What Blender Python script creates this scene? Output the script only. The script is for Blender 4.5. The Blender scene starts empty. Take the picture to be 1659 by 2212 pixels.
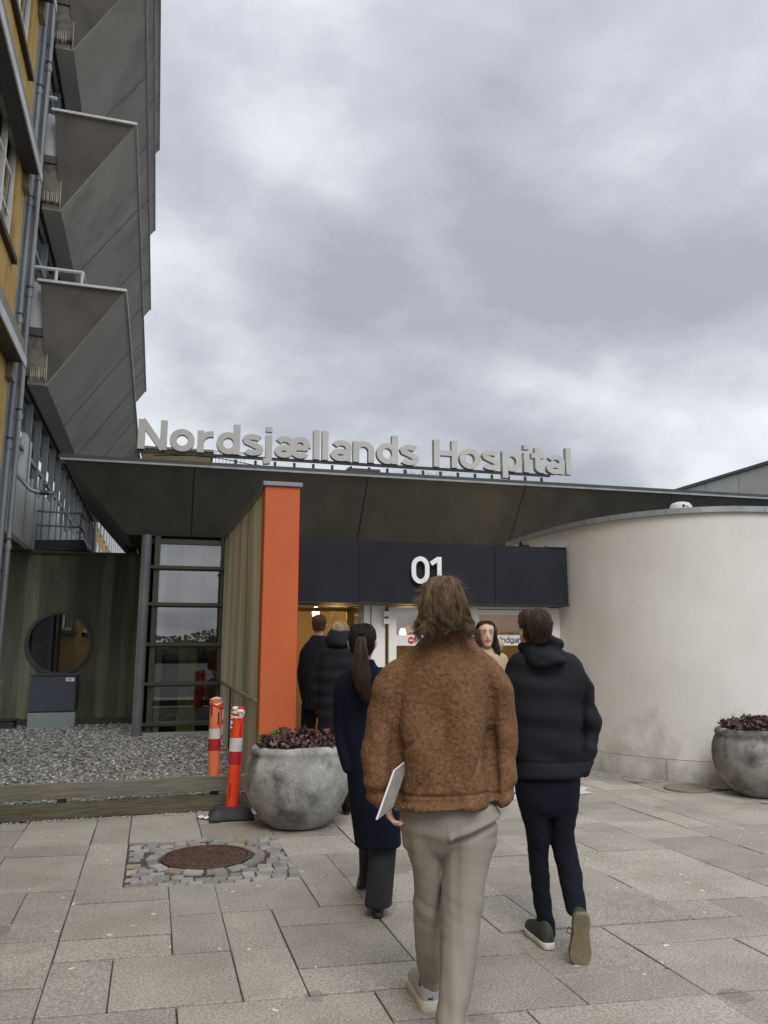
import bpy, bmesh, math, random
from mathutils import Vector, Matrix, noise
rad = math.radians
SC = bpy.context.scene
COL = SC.collection
random.seed(11)

# ---------------------------------------------------------------- camera
EYE = 1.57
PITCH = rad(10.0)
cd = bpy.data.cameras.new('camera')
cd.sensor_fit = 'HORIZONTAL'; cd.sensor_width = 36.0; cd.lens = 36.0 * 1662.0 / 1659.0
cd.clip_start = 0.05; cd.clip_end = 2000
cam = bpy.data.objects.new('camera', cd); COL.objects.link(cam)
cam.location = (0, 0, EYE); cam.rotation_euler = (rad(90) + PITCH, 0, 0)
SC.camera = cam

# ---------------------------------------------------------------- world: overcast
SUN_EL, SUN_AZ = rad(50), rad(168)      # azimuth clockwise from +Y: behind the camera
wd = bpy.data.worlds.new('World'); SC.world = wd; wd.use_nodes = True
nt = wd.node_tree; N = nt.nodes; L = nt.links
for n in list(N): N.remove(n)
out = N.new('ShaderNodeOutputWorld')
sky = N.new('ShaderNodeTexSky'); sky.sky_type = 'NISHITA'; sky.sun_disc = False
sky.sun_elevation = SUN_EL; sky.sun_rotation = SUN_AZ; sky.air_density = 1.2; sky.dust_density = 3.0
bg1 = N.new('ShaderNodeBackground'); bg1.inputs[1].default_value = 0.07; L.new(sky.outputs[0], bg1.inputs[0])
tc = N.new('ShaderNodeTexCoord'); sep = N.new('ShaderNodeSeparateXYZ'); L.new(tc.outputs['Generated'], sep.inputs[0])
def wm(op, a, b=None, c=None, clamp=False):
    m = N.new('ShaderNodeMath'); m.operation = op; m.use_clamp = clamp
    for i, v in enumerate((a, b, c)):
        if v is None: continue
        if isinstance(v, (int, float)): m.inputs[i].default_value = v
        else: L.new(v, m.inputs[i])
    return m.outputs[0]
zz = wm('MAXIMUM', sep.outputs[2], 0.0)
den = wm('ADD', zz, 0.42)
px = wm('DIVIDE', sep.outputs[0], den); py = wm('DIVIDE', sep.outputs[1], den)
cb = N.new('ShaderNodeCombineXYZ'); L.new(px, cb.inputs[0]); L.new(py, cb.inputs[1]); cb.inputs[2].default_value = 0.0
def wnoise(scale, det, rough, off, warp=0.0):
    mp = N.new('ShaderNodeMapping'); L.new(cb.outputs[0], mp.inputs[0]); mp.inputs[1].default_value = off
    mp.inputs[2].default_value = (0, 0, rad(-28)); mp.inputs[3].default_value = (1.0, 1.15, 1)
    t = N.new('ShaderNodeTexNoise'); L.new(mp.outputs[0], t.inputs['Vector'])
    t.inputs['Scale'].default_value = scale; t.inputs['Detail'].default_value = det
    t.inputs['Roughness'].default_value = rough; t.inputs['Distortion'].default_value = warp
    return t.outputs['Fac']
big = wnoise(1.25, 3, 0.5, (9.3, 3.6, 0), 0.1)
mid = wnoise(3.1, 10, 0.57, (4.4, 1.2, 0.5), 0.1)
fac = wm('ADD', wm('MULTIPLY', big, 0.60), wm('MULTIPLY', mid, 0.40))
cr = N.new('ShaderNodeValToRGB'); L.new(fac, cr.inputs[0])
e = cr.color_ramp.elements
e[0].position = 0.38; e[0].color = (0.36, 0.38, 0.43, 1)
e[1].position = 0.64; e[1].color = (0.86, 0.885, 0.915, 1)
k = e.new(0.47); k.color = (0.49, 0.515, 0.57, 1)
k = e.new(0.53); k.color = (0.64, 0.67, 0.72, 1)
# gentle lift of the cloud deck towards the hidden sun
dv = N.new('ShaderNodeVectorMath'); dv.operation = 'DOT_PRODUCT'
sdir = Vector((math.sin(SUN_AZ) * math.cos(SUN_EL), math.cos(SUN_AZ) * math.cos(SUN_EL), math.sin(SUN_EL)))
L.new(tc.outputs['Generated'], dv.inputs[0]); dv.inputs[1].default_value = sdir
lift = wm('MULTIPLY_ADD', dv.outputs['Value'], 0.34, 1.0)
vm = N.new('ShaderNodeVectorMath'); vm.operation = 'SCALE'; L.new(cr.outputs[0], vm.inputs[0]); L.new(lift, vm.inputs['Scale'])
bg2 = N.new('ShaderNodeBackground'); bg2.inputs[1].default_value = 1.02; L.new(vm.outputs[0], bg2.inputs[0])
mx = N.new('ShaderNodeMixShader'); mx.inputs[0].default_value = 0.93
L.new(bg1.outputs[0], mx.inputs[1]); L.new(bg2.outputs[0], mx.inputs[2]); L.new(mx.outputs[0], out.inputs[0])

sl = bpy.data.lights.new('sun', 'SUN'); sl.energy = 1.5; sl.angle = rad(32); sl.color = (1.0, 0.965, 0.92)
so = bpy.data.objects.new('sun', sl); COL.objects.link(so)
so.rotation_euler = (-sdir).to_track_quat('-Z', 'Y').to_euler(); so.location = (0, -5, 30)
SC.view_settings.view_transform = 'Standard'; SC.view_settings.look = 'None'
SC.view_settings.exposure = 0.38; SC.view_settings.gamma = 1.0; SC.view_settings.use_curve_mapping = False
SC.cycles.max_bounces = 8; SC.cycles.transparent_max_bounces = 12

# ---------------------------------------------------------------- frames
def ray(x, y):      # direction seen at a point of the photograph (1659 x 2212 measure)
    u = (x - 829.5) / 1662.0; v = (1106.0 - y) / 1662.0
    return Vector((u, math.cos(PITCH) - v * math.sin(PITCH), math.sin(PITCH) + v * math.cos(PITCH)))
C0 = Vector((0, 0, EYE))
def W(x, y, Y): r = ray(x, y); return C0 + r * (Y / r.y)
def G(x, y, z=0.0): r = ray(x, y); return C0 + r * ((z - EYE) / r.z)
A1 = rad(16.3); NB = Vector((math.cos(A1), math.sin(A1), 0)); UB = Vector((-math.sin(A1), math.cos(A1), 0))
A2 = rad(14.5); EE = Vector((math.cos(A2), math.sin(A2), 0)); ME = Vector((-math.sin(A2), math.cos(A2), 0))
ZZ = Vector((0, 0, 1))
def BF(a, t, z): return NB * a + UB * t + ZZ * z      # long building: a across, t along
def EF(e, d, z): return EE * e + ME * d + ZZ * z      # entrance front: e along, d away
def onE(x, y, d):
    r = ray(x, y); s = d / r.dot(ME); p = C0 + r * s; return p.dot(EE), p.z
def onB(x, y, a=None, t=None):
    r = ray(x, y); s = (a / r.dot(NB)) if a is not None else (t / r.dot(UB)); p = C0 + r * s
    return p.dot(NB), p.dot(UB), p.z

# ---------------------------------------------------------------- materials
MATS = {}
def mat(name, col, rough=0.7, col2=None, nscale=3.0, stretch=(1, 1, 1), spread=0.5, metal=0.0, bump=0.0, bscale=60.0,
        det=6.0, rnd=0.0, emit=None, estr=0.0, spec=0.5, fine=0.0, fscale=200.0, coords='Object', bstretch=(1, 1, 1), bdist=0.01,
        sheen=0.0, col3=None, n3=1.3, s3=0.6, st3=(1, 1, 1)):
    m = bpy.data.materials.new(name); m.use_nodes = True; t = m.node_tree; n = t.nodes; l = t.links
    b = n['Principled BSDF']; b.inputs['Base Color'].default_value = (*col, 1); b.inputs['Roughness'].default_value = rough
    b.inputs['Metallic'].default_value = metal; b.inputs['Specular IOR Level'].default_value = spec
    if sheen: b.inputs['Sheen Weight'].default_value = sheen
    co = n.new('ShaderNodeTexCoord').outputs[coords]
    def tex(scale, st, d):
        mp = n.new('ShaderNodeMapping'); l.new(co, mp.inputs[0]); mp.inputs[3].default_value = st
        q = n.new('ShaderNodeTexNoise'); q.inputs['Scale'].default_value = scale; q.inputs['Detail'].default_value = d
        q.inputs['Roughness'].default_value = 0.6; l.new(mp.outputs[0], q.inputs['Vector']); return q.outputs['Fac']
    cur = None
    def mix(fac, a, c, mode='MIX'):
        x = n.new('ShaderNodeMix'); x.data_type = 'RGBA'; x.blend_type = mode
        l.new(fac, x.inputs[0]) if not isinstance(fac, float) else setattr(x.inputs[0], 'default_value', fac)
        for i, v in ((6, a), (7, c)):
            if isinstance(v, tuple): x.inputs[i].default_value = (*v, 1)
            else: l.new(v, x.inputs[i])
        return x.outputs[2]
    def rampf(f, lo, hi):
        r = n.new('ShaderNodeMapRange'); l.new(f, r.inputs[0]); r.inputs[1].default_value = lo; r.inputs[2].default_value = hi
        return r.outputs[0]
    cur = col
    if col2: cur = mix(rampf(tex(nscale, stretch, det), 0.5 - spread / 2 * 0.5, 0.5 + spread / 2 * 0.5), col, col2)
    if col3: cur = mix(rampf(tex(n3, st3, 5), 0.5, 0.5 + 0.25 * s3), cur, col3)
    if fine:
        f = tex(fscale, (1, 1, 1), 2)
        r = n.new('ShaderNodeMapRange'); l.new(f, r.inputs[0]); r.inputs[1].default_value = 0.25; r.inputs[2].default_value = 0.75
        r.inputs[3].default_value = 1 - fine; r.inputs[4].default_value = 1 + fine
        v = n.new('ShaderNodeVectorMath'); v.operation = 'SCALE'
        if isinstance(cur, tuple): v.inputs[0].default_value = cur
        else: l.new(cur, v.inputs[0])
        l.new(r.outputs[0], v.inputs['Scale']); cur = v.outputs[0]
    if rnd:
        oi = n.new('ShaderNodeObjectInfo'); r = n.new('ShaderNodeMapRange'); l.new(oi.outputs['Random'], r.inputs[0])
        r.inputs[3].default_value = 1 - rnd; r.inputs[4].default_value = 1 + rnd
        v = n.new('ShaderNodeVectorMath'); v.operation = 'SCALE'
        if isinstance(cur, tuple): v.inputs[0].default_value = cur
        else: l.new(cur, v.inputs[0])
        l.new(r.outputs[0], v.inputs['Scale']); cur = v.outputs[0]
    if not isinstance(cur, tuple): l.new(cur, b.inputs['Base Color'])
    if bump:
        bn = n.new('ShaderNodeBump'); bn.inputs['Strength'].default_value = bump; bn.inputs['Distance'].default_value = bdist
        l.new(tex(bscale, bstretch, 5), bn.inputs['Height']); l.new(bn.outputs[0], b.inputs['Normal'])
    if emit:
        b.inputs['Emission Color'].default_value = (*emit, 1); b.inputs['Emission Strength'].default_value = estr
    MATS[name] = m; return m
def glass(name, tint=(0.9, 0.9, 0.9), refl=1.0, trans=0.9, ior=1.5):
    m = bpy.data.materials.new(name); m.use_nodes = True; t = m.node_tree; n = t.nodes; l = t.links
    n.remove(n['Principled BSDF']); o = n['Material Output']
    tr = n.new('ShaderNodeBsdfTransparent'); tr.inputs[0].default_value = (*[c * trans for c in tint], 1)
    gl = n.new('ShaderNodeBsdfGlossy'); gl.inputs['Roughness'].default_value = 0.01; gl.inputs[0].default_value = (1, 1, 1, 1)
    fr = n.new('ShaderNodeFresnel'); fr.inputs[0].default_value = ior
    mu = n.new('ShaderNodeMath'); mu.operation = 'MULTIPLY'; mu.use_clamp = True; mu.inputs[1].default_value = refl; l.new(fr.outputs[0], mu.inputs[0])
    x = n.new('ShaderNodeMixShader'); l.new(mu.outputs[0], x.inputs[0]); l.new(tr.outputs[0], x.inputs[1]); l.new(gl.outputs[0], x.inputs[2])
    l.new(x.outputs[0], o.inputs[0]); MATS[name] = m; return m

# ---------------------------------------------------------------- mesh helpers
class MB:
    def __init__(s): s.v = []; s.f = []
    def add(s, vs, fs):
        o = len(s.v); s.v += [tuple(v) for v in vs]; s.f += [tuple(i + o for i in f) for f in fs]; return s
    def hexa(s, p):   # 8 points: bottom 0-3, top 4-7
        return s.add(p, [(0, 3, 2, 1), (4, 5, 6, 7), (0, 1, 5, 4), (1, 2, 6, 5), (2, 3, 7, 6), (3, 0, 4, 7)])
    def box(s, F, a0, a1, b0, b1, z0, z1):   # F: frame function
        return s.hexa([F(a0, b0, z0), F(a1, b0, z0), F(a1, b1, z0), F(a0, b1, z0), F(a0, b0, z1), F(a1, b0, z1), F(a1, b1, z1), F(a0, b1, z1)])
    def quad(s, p): return s.add(p, [tuple(range(len(p)))])
    def prism(s, poly, ex):   # planar polygon extruded by a vector
        n = len(poly); ex = Vector(ex); p = [Vector(q) for q in poly]
        return s.add(p + [q + ex for q in p], [tuple(range(n - 1, -1, -1)), tuple(range(n, 2 * n))] + [(i, (i + 1) % n, (i + 1) % n + n, i + n) for i in range(n)])
    def tube(s, pts, r, seg=8, caps=True):
        pts = [Vector(p) for p in pts]; rs = r if isinstance(r, (list, tuple)) else [r] * len(pts)
        rings = []; up = None
        for i, p in enumerate(pts):
            d = (pts[min(i + 1, len(pts) - 1)] - pts[max(i - 1, 0)])
            if d.length < 1e-9: d = ZZ.copy()
            d.normalize()
            if up is None: up = d.orthogonal().normalized()
            up = (up - d * up.dot(d)).normalized(); sd = d.cross(up)
            rings.append([p + (up * math.cos(2 * math.pi * k / seg) + sd * math.sin(2 * math.pi * k / seg)) * rs[i] for k in range(seg)])
        return s.rings(rings, caps)
    def rings(s, rings, caps=True):
        o = len(s.v); seg = len(rings[0])
        for rg in rings: s.v += [tuple(v) for v in rg]
        for i in range(len(rings) - 1):
            for k in range(seg):
                a = o + i * seg + k; b = o + i * seg + (k + 1) % seg
                s.f.append((a, b, b + seg, a + seg))
        if caps:
            s.f.append(tuple(o + k for k in range(seg - 1, -1, -1))); s.f.append(tuple(o + (len(rings) - 1) * seg + k for k in range(seg)))
        return s
    def lathe(s, c, prof, seg=48, closed=False):
        c = Vector(c); rings = []
        for r, z in prof:
            rings.append([c + Vector((math.cos(2 * math.pi * k / seg) * r, math.sin(2 * math.pi * k / seg) * r, z)) for k in range(seg)])
        return s.rings(rings + [rings[0]], False) if closed else s.rings(rings)
    def ball(s, c, rx, ry, rz, seg=12, rn=8, M=None):
        c = Vector(c); rings = []
        for i in range(1, rn):
            ph = math.pi * i / rn
            rg = []
            for k in range(seg):
                v = Vector((rx * math.sin(ph) * math.cos(2 * math.pi * k / seg), ry * math.sin(ph) * math.sin(2 * math.pi * k / seg), -rz * math.cos(ph)))
                if M: v = M @ v
                rg.append(c + v)
            rings.append(rg)
        return s.rings(rings)
    def build(s, name, m, parent=None, smooth=False, bevel=0.0, bseg=1, origin=None, split=None):
        me = bpy.data.meshes.new(name); vs = s.v
        if origin is not None:
            ox, oy, oz = origin; vs = [(x - ox, y - oy, z - oz) for x, y, z in vs]
        me.from_pydata(vs, [], s.f); me.update()
        bm = bmesh.new(); bm.from_mesh(me); bmesh.ops.recalc_face_normals(bm, faces=bm.faces)
        if bevel: bmesh.ops.bevel(bm, geom=list(bm.edges), offset=bevel, segments=bseg, affect='EDGES', clamp_overlap=True)
        bm.to_mesh(me); bm.free()
        if m: me.materials.append(m if not isinstance(m, str) else MATS[m])
        if smooth:
            for p in me.polygons: p.use_smooth = True
            if split: me.set_sharp_from_angle(angle=rad(split))
        o = bpy.data.objects.new(name, me); COL.objects.link(o)
        if origin is not None: o.location = origin
        if parent is not None: o.parent = parent; o.matrix_parent_inverse = Matrix.Translation(parent.location).inverted() if parent.location.length else Matrix()
        return o
def tag(o, label=None, cat=None, group=None, kind=None):
    if label: o['label'] = label
    if cat: o['category'] = cat
    if group: o['group'] = group
    if kind: o['kind'] = kind
    return o
def empty(name, loc, label, cat, group=None):
    o = bpy.data.objects.new(name, None); COL.objects.link(o); o.location = loc; o.empty_display_size = 0.1
    return tag(o, label, cat, group)
def copy_tree(o, delta, parent=None):
    c = o.copy(); COL.objects.link(c)
    if parent is None: c.location = Vector(o.location) + Vector(delta)
    else: c.parent = parent
    for ch in [q for q in o.children]: copy_tree(ch, delta, c)
    return c
def dupat(o, d):     # copy of a part moved by d
    c = o.copy(); COL.objects.link(c); c.location = Vector(o.location) + Vector(d); return c

# ---------------------------------------------------------------- material library
mat('slab', (0.28, 0.258, 0.222), 0.85, (0.35, 0.325, 0.285), 1.7, spread=0.6, fine=0.5, fscale=80, bump=0.45, bscale=120, rnd=0.15, col3=(0.215, 0.195, 0.162), n3=1.3, s3=1.2, coords='Object', bdist=0.004)
mat('joint', (0.045, 0.038, 0.034), 0.95, (0.08, 0.075, 0.06), 9)
mat('asphalt', (0.06, 0.06, 0.06), 0.9, (0.08, 0.08, 0.078), 3, fine=0.3)
mat('cobble_grey', (0.22, 0.213, 0.205), 0.75, (0.31, 0.30, 0.285), 12, rnd=0.25, bump=0.4, bscale=50, fine=0.25)
mat('cobble_pink', (0.24, 0.18, 0.15), 0.75, (0.28, 0.23, 0.2), 12, rnd=0.2, bump=0.4, bscale=50, fine=0.25)
mat('cobble_pale', (0.38, 0.36, 0.33), 0.75, (0.33, 0.3, 0.24), 12, rnd=0.15, bump=0.4, bscale=50, fine=0.2)
mat('cobble_yellow', (0.36, 0.29, 0.17), 0.75, (0.3, 0.25, 0.17), 12, bump=0.4, bscale=50, fine=0.2)
mat('rust', (0.05, 0.03, 0.022), 0.75, (0.10, 0.058, 0.038), 14, metal=0.2, bump=0.4, bscale=70)
mat('gravel', (0.16, 0.16, 0.155), 0.9, (0.24, 0.24, 0.23), 60, bump=0.8, bscale=60, bdist=0.02)
mat('stone_a', (0.27, 0.267, 0.258), 0.8, (0.40, 0.395, 0.38), 9, fine=0.2)
mat('stone_b', (0.7, 0.69, 0.66), 0.8, (0.5, 0.49, 0.47), 9, fine=0.2)
mat('stone_c', (0.14, 0.138, 0.132), 0.8, (0.22, 0.21, 0.2), 9, fine=0.2)
mat('wood_grey', (0.125, 0.115, 0.088), 0.85, (0.20, 0.185, 0.145), 3.5, stretch=(1, 1, 14), bump=0.3, bscale=6, bstretch=(1, 1, 14), fine=0.15)
mat('wood_green', (0.075, 0.066, 0.042), 0.85, (0.13, 0.118, 0.08), 3.5, stretch=(1, 1, 14), bump=0.3, bscale=6, bstretch=(1, 1, 14), fine=0.15)
mat('green_wall', (0.056, 0.058, 0.036), 0.8, (0.095, 0.096, 0.06), 1.6, stretch=(1.6, 1.6, 0.25), col3=(0.21, 0.205, 0.135), n3=1.9, st3=(2.4, 2.4, 0.1), s3=0.9, fine=0.12)
mat('concrete_fascia', (0.066, 0.067, 0.062), 0.85, (0.092, 0.093, 0.085), 1.3, stretch=(1.2, 1.2, 0.6), col3=(0.052, 0.052, 0.048), n3=0.7, st3=(2.2, 2.2, 0.12), s3=1.4, fine=0.22, fscale=70, bump=0.15, bscale=90)
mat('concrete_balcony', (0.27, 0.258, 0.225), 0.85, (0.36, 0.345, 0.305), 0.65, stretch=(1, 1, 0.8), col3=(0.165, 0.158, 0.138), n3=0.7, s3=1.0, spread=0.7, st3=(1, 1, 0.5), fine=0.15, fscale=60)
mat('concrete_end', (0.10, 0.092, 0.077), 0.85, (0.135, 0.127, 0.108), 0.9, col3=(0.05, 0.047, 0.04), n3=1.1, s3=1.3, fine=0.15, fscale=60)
mat('bead', (0.24, 0.235, 0.215), 0.85, (0.19, 0.185, 0.17), 5)
mat('concrete_stain', (0.13, 0.118, 0.092), 0.85, (0.21, 0.195, 0.16), 3.5, col3=(0.08, 0.075, 0.06), n3=4, s3=0.6, bump=0.5, bscale=25)
mat('lime', (0.5, 0.46, 0.38), 0.8, (0.4, 0.36, 0.28), 8, bump=0.4, bscale=30)
mat('soffit', (0.40, 0.395, 0.36), 0.85, (0.46, 0.455, 0.41), 1.2)
mat('yellow', (0.50, 0.32, 0.09), 0.85, (0.58, 0.40, 0.14), 1.4, stretch=(1, 1, 0.5), col3=(0.33, 0.2, 0.055), n3=3.0, s3=1.0, fine=0.14, bump=0.3, bscale=22, st3=(1, 1, 0.35))
mat('taupe', (0.2, 0.18, 0.14), 0.7, (0.26, 0.24, 0.2), 3)
mat('white_metal', (0.62, 0.64, 0.66), 0.5, (0.5, 0.52, 0.53), 2, stretch=(1, 1, 0.3))
mat('white_panel', (0.60, 0.62, 0.62), 0.6, (0.5, 0.51, 0.49), 1.2, stretch=(2, 2, 0.4), fine=0.05)
mat('white_frame', (0.84, 0.81, 0.77), 0.55, (0.77, 0.74, 0.70), 3)
mat('dirty_white', (0.5, 0.48, 0.43), 0.6, (0.36, 0.33, 0.27), 5, fine=0.1)
mat('grey_frame', (0.27, 0.29, 0.30), 0.5, (0.2, 0.21, 0.215), 2, stretch=(1, 1, 0.4))
mat('brown_sill', (0.05, 0.028, 0.014), 0.6, (0.03, 0.018, 0.01), 4)
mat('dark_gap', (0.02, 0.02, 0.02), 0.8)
mat('zinc', (0.19, 0.205, 0.22), 0.42, (0.26, 0.275, 0.29), 3, metal=0.35, stretch=(1, 1, 0.3), fine=0.06)
mat('zinc_light', (0.34, 0.36, 0.38), 0.45, (0.25, 0.265, 0.28), 4, metal=0.3)
mat('dark_metal', (0.045, 0.05, 0.055), 0.45, (0.06, 0.065, 0.07), 3, metal=0.2)
mat('black_metal', (0.018, 0.018, 0.02), 0.5)
mat('olive_frame', (0.035, 0.036, 0.027), 0.5, (0.05, 0.05, 0.036), 4)
mat('column_grey', (0.13, 0.145, 0.155), 0.45, (0.17, 0.185, 0.195), 2, metal=0.2)
mat('letters', (0.47, 0.475, 0.47), 0.5, (0.43, 0.435, 0.43), 2)
mat('digit_white', (0.8, 0.8, 0.8), 0.5)
mat('canopy_panel', (0.016, 0.019, 0.025), 0.8, (0.021, 0.024, 0.031), 2, fine=0.06, spec=0.2)
mat('orange', (0.52, 0.108, 0.030), 0.7, (0.56, 0.125, 0.037), 1.2, stretch=(1, 1, .3), col3=(0.47, 0.10, 0.03), n3=3, s3=1.6, fine=0.03, fscale=50, bump=0.06, bscale=60)
mat('orange_dark', (0.40, 0.10, 0.028), 0.65)
mat('stained_wall', (0.52, 0.49, 0.37), 0.8, (0.78, 0.74, 0.60), 1.0, stretch=(1.5, 1.5, 0.22), col3=(0.20, 0.19, 0.09), n3=1.0, st3=(2.0, 2.0, 0.14), s3=0.9, fine=0.1, bump=0.2, bscale=4, bstretch=(4, 4, 0.3))
mat('curved_wall', (0.63, 0.612, 0.575), 0.85, (0.69, 0.675, 0.645), 1.1, col3=(0.605, 0.585, 0.545), n3=1.8, st3=(1.6, 1.6, 0.16), s3=1.6, fine=0.025, fscale=40, bump=0.05, bscale=30)
mat('far_panel', (0.42, 0.42, 0.40), 0.8, (0.47, 0.47, 0.45), 1.0, stretch=(1, 1, 0.3))
mat('cabinet', (0.055, 0.062, 0.08), 0.5, (0.06, 0.068, 0.088), 3)
mat('cabinet_base', (0.23, 0.26, 0.265), 0.7, (0.28, 0.3, 0.3), 4)
mat('plaque', (0.75, 0.75, 0.75), 0.5)
mat('red_print', (0.6, 0.03, 0.03), 0.5)
mat('black_print', (0.02, 0.02, 0.025), 0.6)
mat('warm_wall', (0.36, 0.28, 0.17), 0.8, (0.40, 0.31, 0.19), 1.5)
mat('warm_floor', (0.16, 0.13, 0.1), 0.5)
mat('wood_trim', (0.45, 0.30, 0.12), 0.5)
mat('lamp', (1, 0.8, 0.5), 0.5, emit=(1.0, 0.72, 0.35), estr=5.0)
mat('lamp_soft', (1, 0.8, 0.5), 0.5, emit=(1.0, 0.74, 0.4), estr=1.6)
mat('room_warm', (0.40, 0.24, 0.11), 0.8, (0.3, 0.17, 0.08), 1.4)
mat('pillar_lime', (0.42, 0.43, 0.16), 0.7)
mat('room_dark', (0.11, 0.075, 0.05), 0.8, (0.17, 0.115, 0.07), 1.2)
mat('pot', (0.20, 0.20, 0.19), 0.85, (0.40, 0.395, 0.375), 4.2, spread=0.6, col3=(0.085, 0.088, 0.085), n3=3.6, s3=0.7, fine=0.22, fscale=60, bump=0.7, bscale=16, bdist=0.012)
mat('pot_dark', (0.12, 0.12, 0.115), 0.85, (0.30, 0.29, 0.27), 4.0, spread=0.45, col3=(0.045, 0.048, 0.047), n3=3.4, s3=0.45, fine=0.16, fscale=60, bump=0.6, bscale=14, bdist=0.014)
mat('soil', (0.03, 0.022, 0.015), 0.95, bump=0.5)
mat('leaf_red', (0.10, 0.028, 0.032), 0.55, (0.17, 0.075, 0.065), 18, col3=(0.2, 0.17, 0.15), n3=11, s3=0.9)
mat('leaf_dark', (0.035, 0.015, 0.02), 0.5, (0.08, 0.04, 0.045), 18)
mat('leaf_green', (0.10, 0.14, 0.035), 0.6, (0.16, 0.19, 0.06), 18)
mat('post_red', (0.80, 0.065, 0.018), 0.5, (0.72, 0.055, 0.016), 6, spec=0.4)
mat('post_faded', (0.82, 0.20, 0.095), 0.6, (0.74, 0.17, 0.08), 6)
mat('band_white', (0.68, 0.67, 0.65), 0.6, (0.55, 0.53, 0.5), 9)
mat('band_red', (0.42, 0.016, 0.018), 0.5)
mat('rubber', (0.025, 0.026, 0.03), 0.75, (0.045, 0.046, 0.05), 7, fine=0.15)
mat('tape_white', (0.75, 0.75, 0.76), 0.4)
mat('tape_red', (0.62, 0.03, 0.035), 0.4)
mat('sticker', (0.62, 0.63, 0.64), 0.6, (0.5, 0.51, 0.52), 6)
mat('sticker_blue', (0.12, 0.15, 0.22), 0.6)
mat('skin', (0.54, 0.34, 0.25), 0.5, (0.62, 0.41, 0.31), 14, fine=0.04)
mat('skin_dark', (0.42, 0.20, 0.13), 0.5, (0.48, 0.25, 0.17), 14, fine=0.04)
mat('lips', (0.42, 0.13, 0.12), 0.45)
mat('eye_white', (0.7, 0.68, 0.66), 0.3)
mat('iris', (0.03, 0.025, 0.02), 0.2)
mat('fleece', (0.11, 0.050, 0.022), 0.95, (0.215, 0.111, 0.050), 62, det=3, spread=0.75, bump=0.9, bscale=80, bdist=0.010, sheen=0.0, col3=(0.115, 0.048, 0.018), n3=13, s3=1.4, fine=0.15, fscale=260)
mat('trouser_grey', (0.25, 0.23, 0.196), 0.9, (0.22, 0.20, 0.168), 3, fine=0.14, fscale=240)
mat('navy', (0.0045, 0.0052, 0.009), 0.8, (0.008, 0.009, 0.014), 2.5, fine=0.2, fscale=150, bump=0.12, bscale=160, spec=0.3)
mat('navy_wool', (0.003, 0.0042, 0.012), 0.95, (0.0045, 0.006, 0.016), 3, fine=0.25, fscale=170, spec=0.2)
mat('denim', (0.0035, 0.0045, 0.010), 0.9, (0.0055, 0.007, 0.014), 3, fine=0.25, fscale=200, spec=0.25)
mat('black_cloth', (0.003, 0.003, 0.005), 0.9, (0.0055, 0.0055, 0.008), 3, fine=0.2, fscale=150, spec=0.25)
mat('charcoal', (0.013, 0.013, 0.015), 0.9, (0.02, 0.02, 0.023), 5, fine=0.2, fscale=200)
mat('beige_cloth', (0.42, 0.32, 0.21), 0.85, (0.37, 0.27, 0.17), 4, fine=0.06)
mat('shoe_black', (0.01, 0.011, 0.01), 0.5)
mat('shoe_olive', (0.028, 0.03, 0.022), 0.75, (0.04, 0.042, 0.032), 8)
mat('sole_white', (0.55, 0.52, 0.47), 0.6)
mat('sole_tan', (0.2, 0.165, 0.10), 0.85, (0.145, 0.12, 0.072), 12, fine=0.25, fscale=120, bump=0.4, bscale=80)
mat('shoe_grey', (0.42, 0.42, 0.42), 0.7, (0.34, 0.34, 0.34), 7)
mat('shoe_blue', (0.02, 0.035, 0.2), 0.7)
mat('shoe_cream', (0.55, 0.52, 0.44), 0.7)
mat('paper', (0.72, 0.72, 0.75), 0.6)
mat('cover', (0.36, 0.34, 0.33), 0.4, (0.2, 0.19, 0.19), 5)
def hairmat(name, c1, c2, sc=30):
    return mat(name, c1, 0.42, c2, sc, stretch=(1, 1, 0.25), spread=0.8, spec=0.25)
hairmat('hair_brown', (0.075, 0.044, 0.027), (0.17, 0.108, 0.066), 26)
hairmat('hair_light', (0.20, 0.135, 0.08), (0.28, 0.20, 0.125), 26)
hairmat('hair_dark', (0.022, 0.014, 0.010), (0.05, 0.032, 0.022))
hairmat('hair_black', (0.012, 0.009, 0.009), (0.026, 0.019, 0.017))
hairmat('hair_mid', (0.045, 0.028, 0.018), (0.085, 0.054, 0.034))
hairmat('hair_tip', (0.05, 0.034, 0.026), (0.09, 0.062, 0.046))
hairmat('hair_red', (0.06, 0.025, 0.013), (0.12, 0.05, 0.025))
hairmat('hair_blond', (0.34, 0.24, 0.13), (0.45, 0.33, 0.2))
mat('bark', (0.05, 0.042, 0.034), 0.9, (0.07, 0.06, 0.05), 8)
mat('foliage', (0.17, 0.165, 0.12), 0.9, (0.22, 0.19, 0.14), 3)
mat('brick_far', (0.17, 0.13, 0.07), 0.9, (0.22, 0.17, 0.1), 12)
glass('glass_reflect', refl=3.2, trans=0.8)
glass('glass_clear', refl=1.0, trans=0.92)
glass('glass_facade', (0.55, 0.62, 0.66), refl=2.2, trans=0.8)

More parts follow.
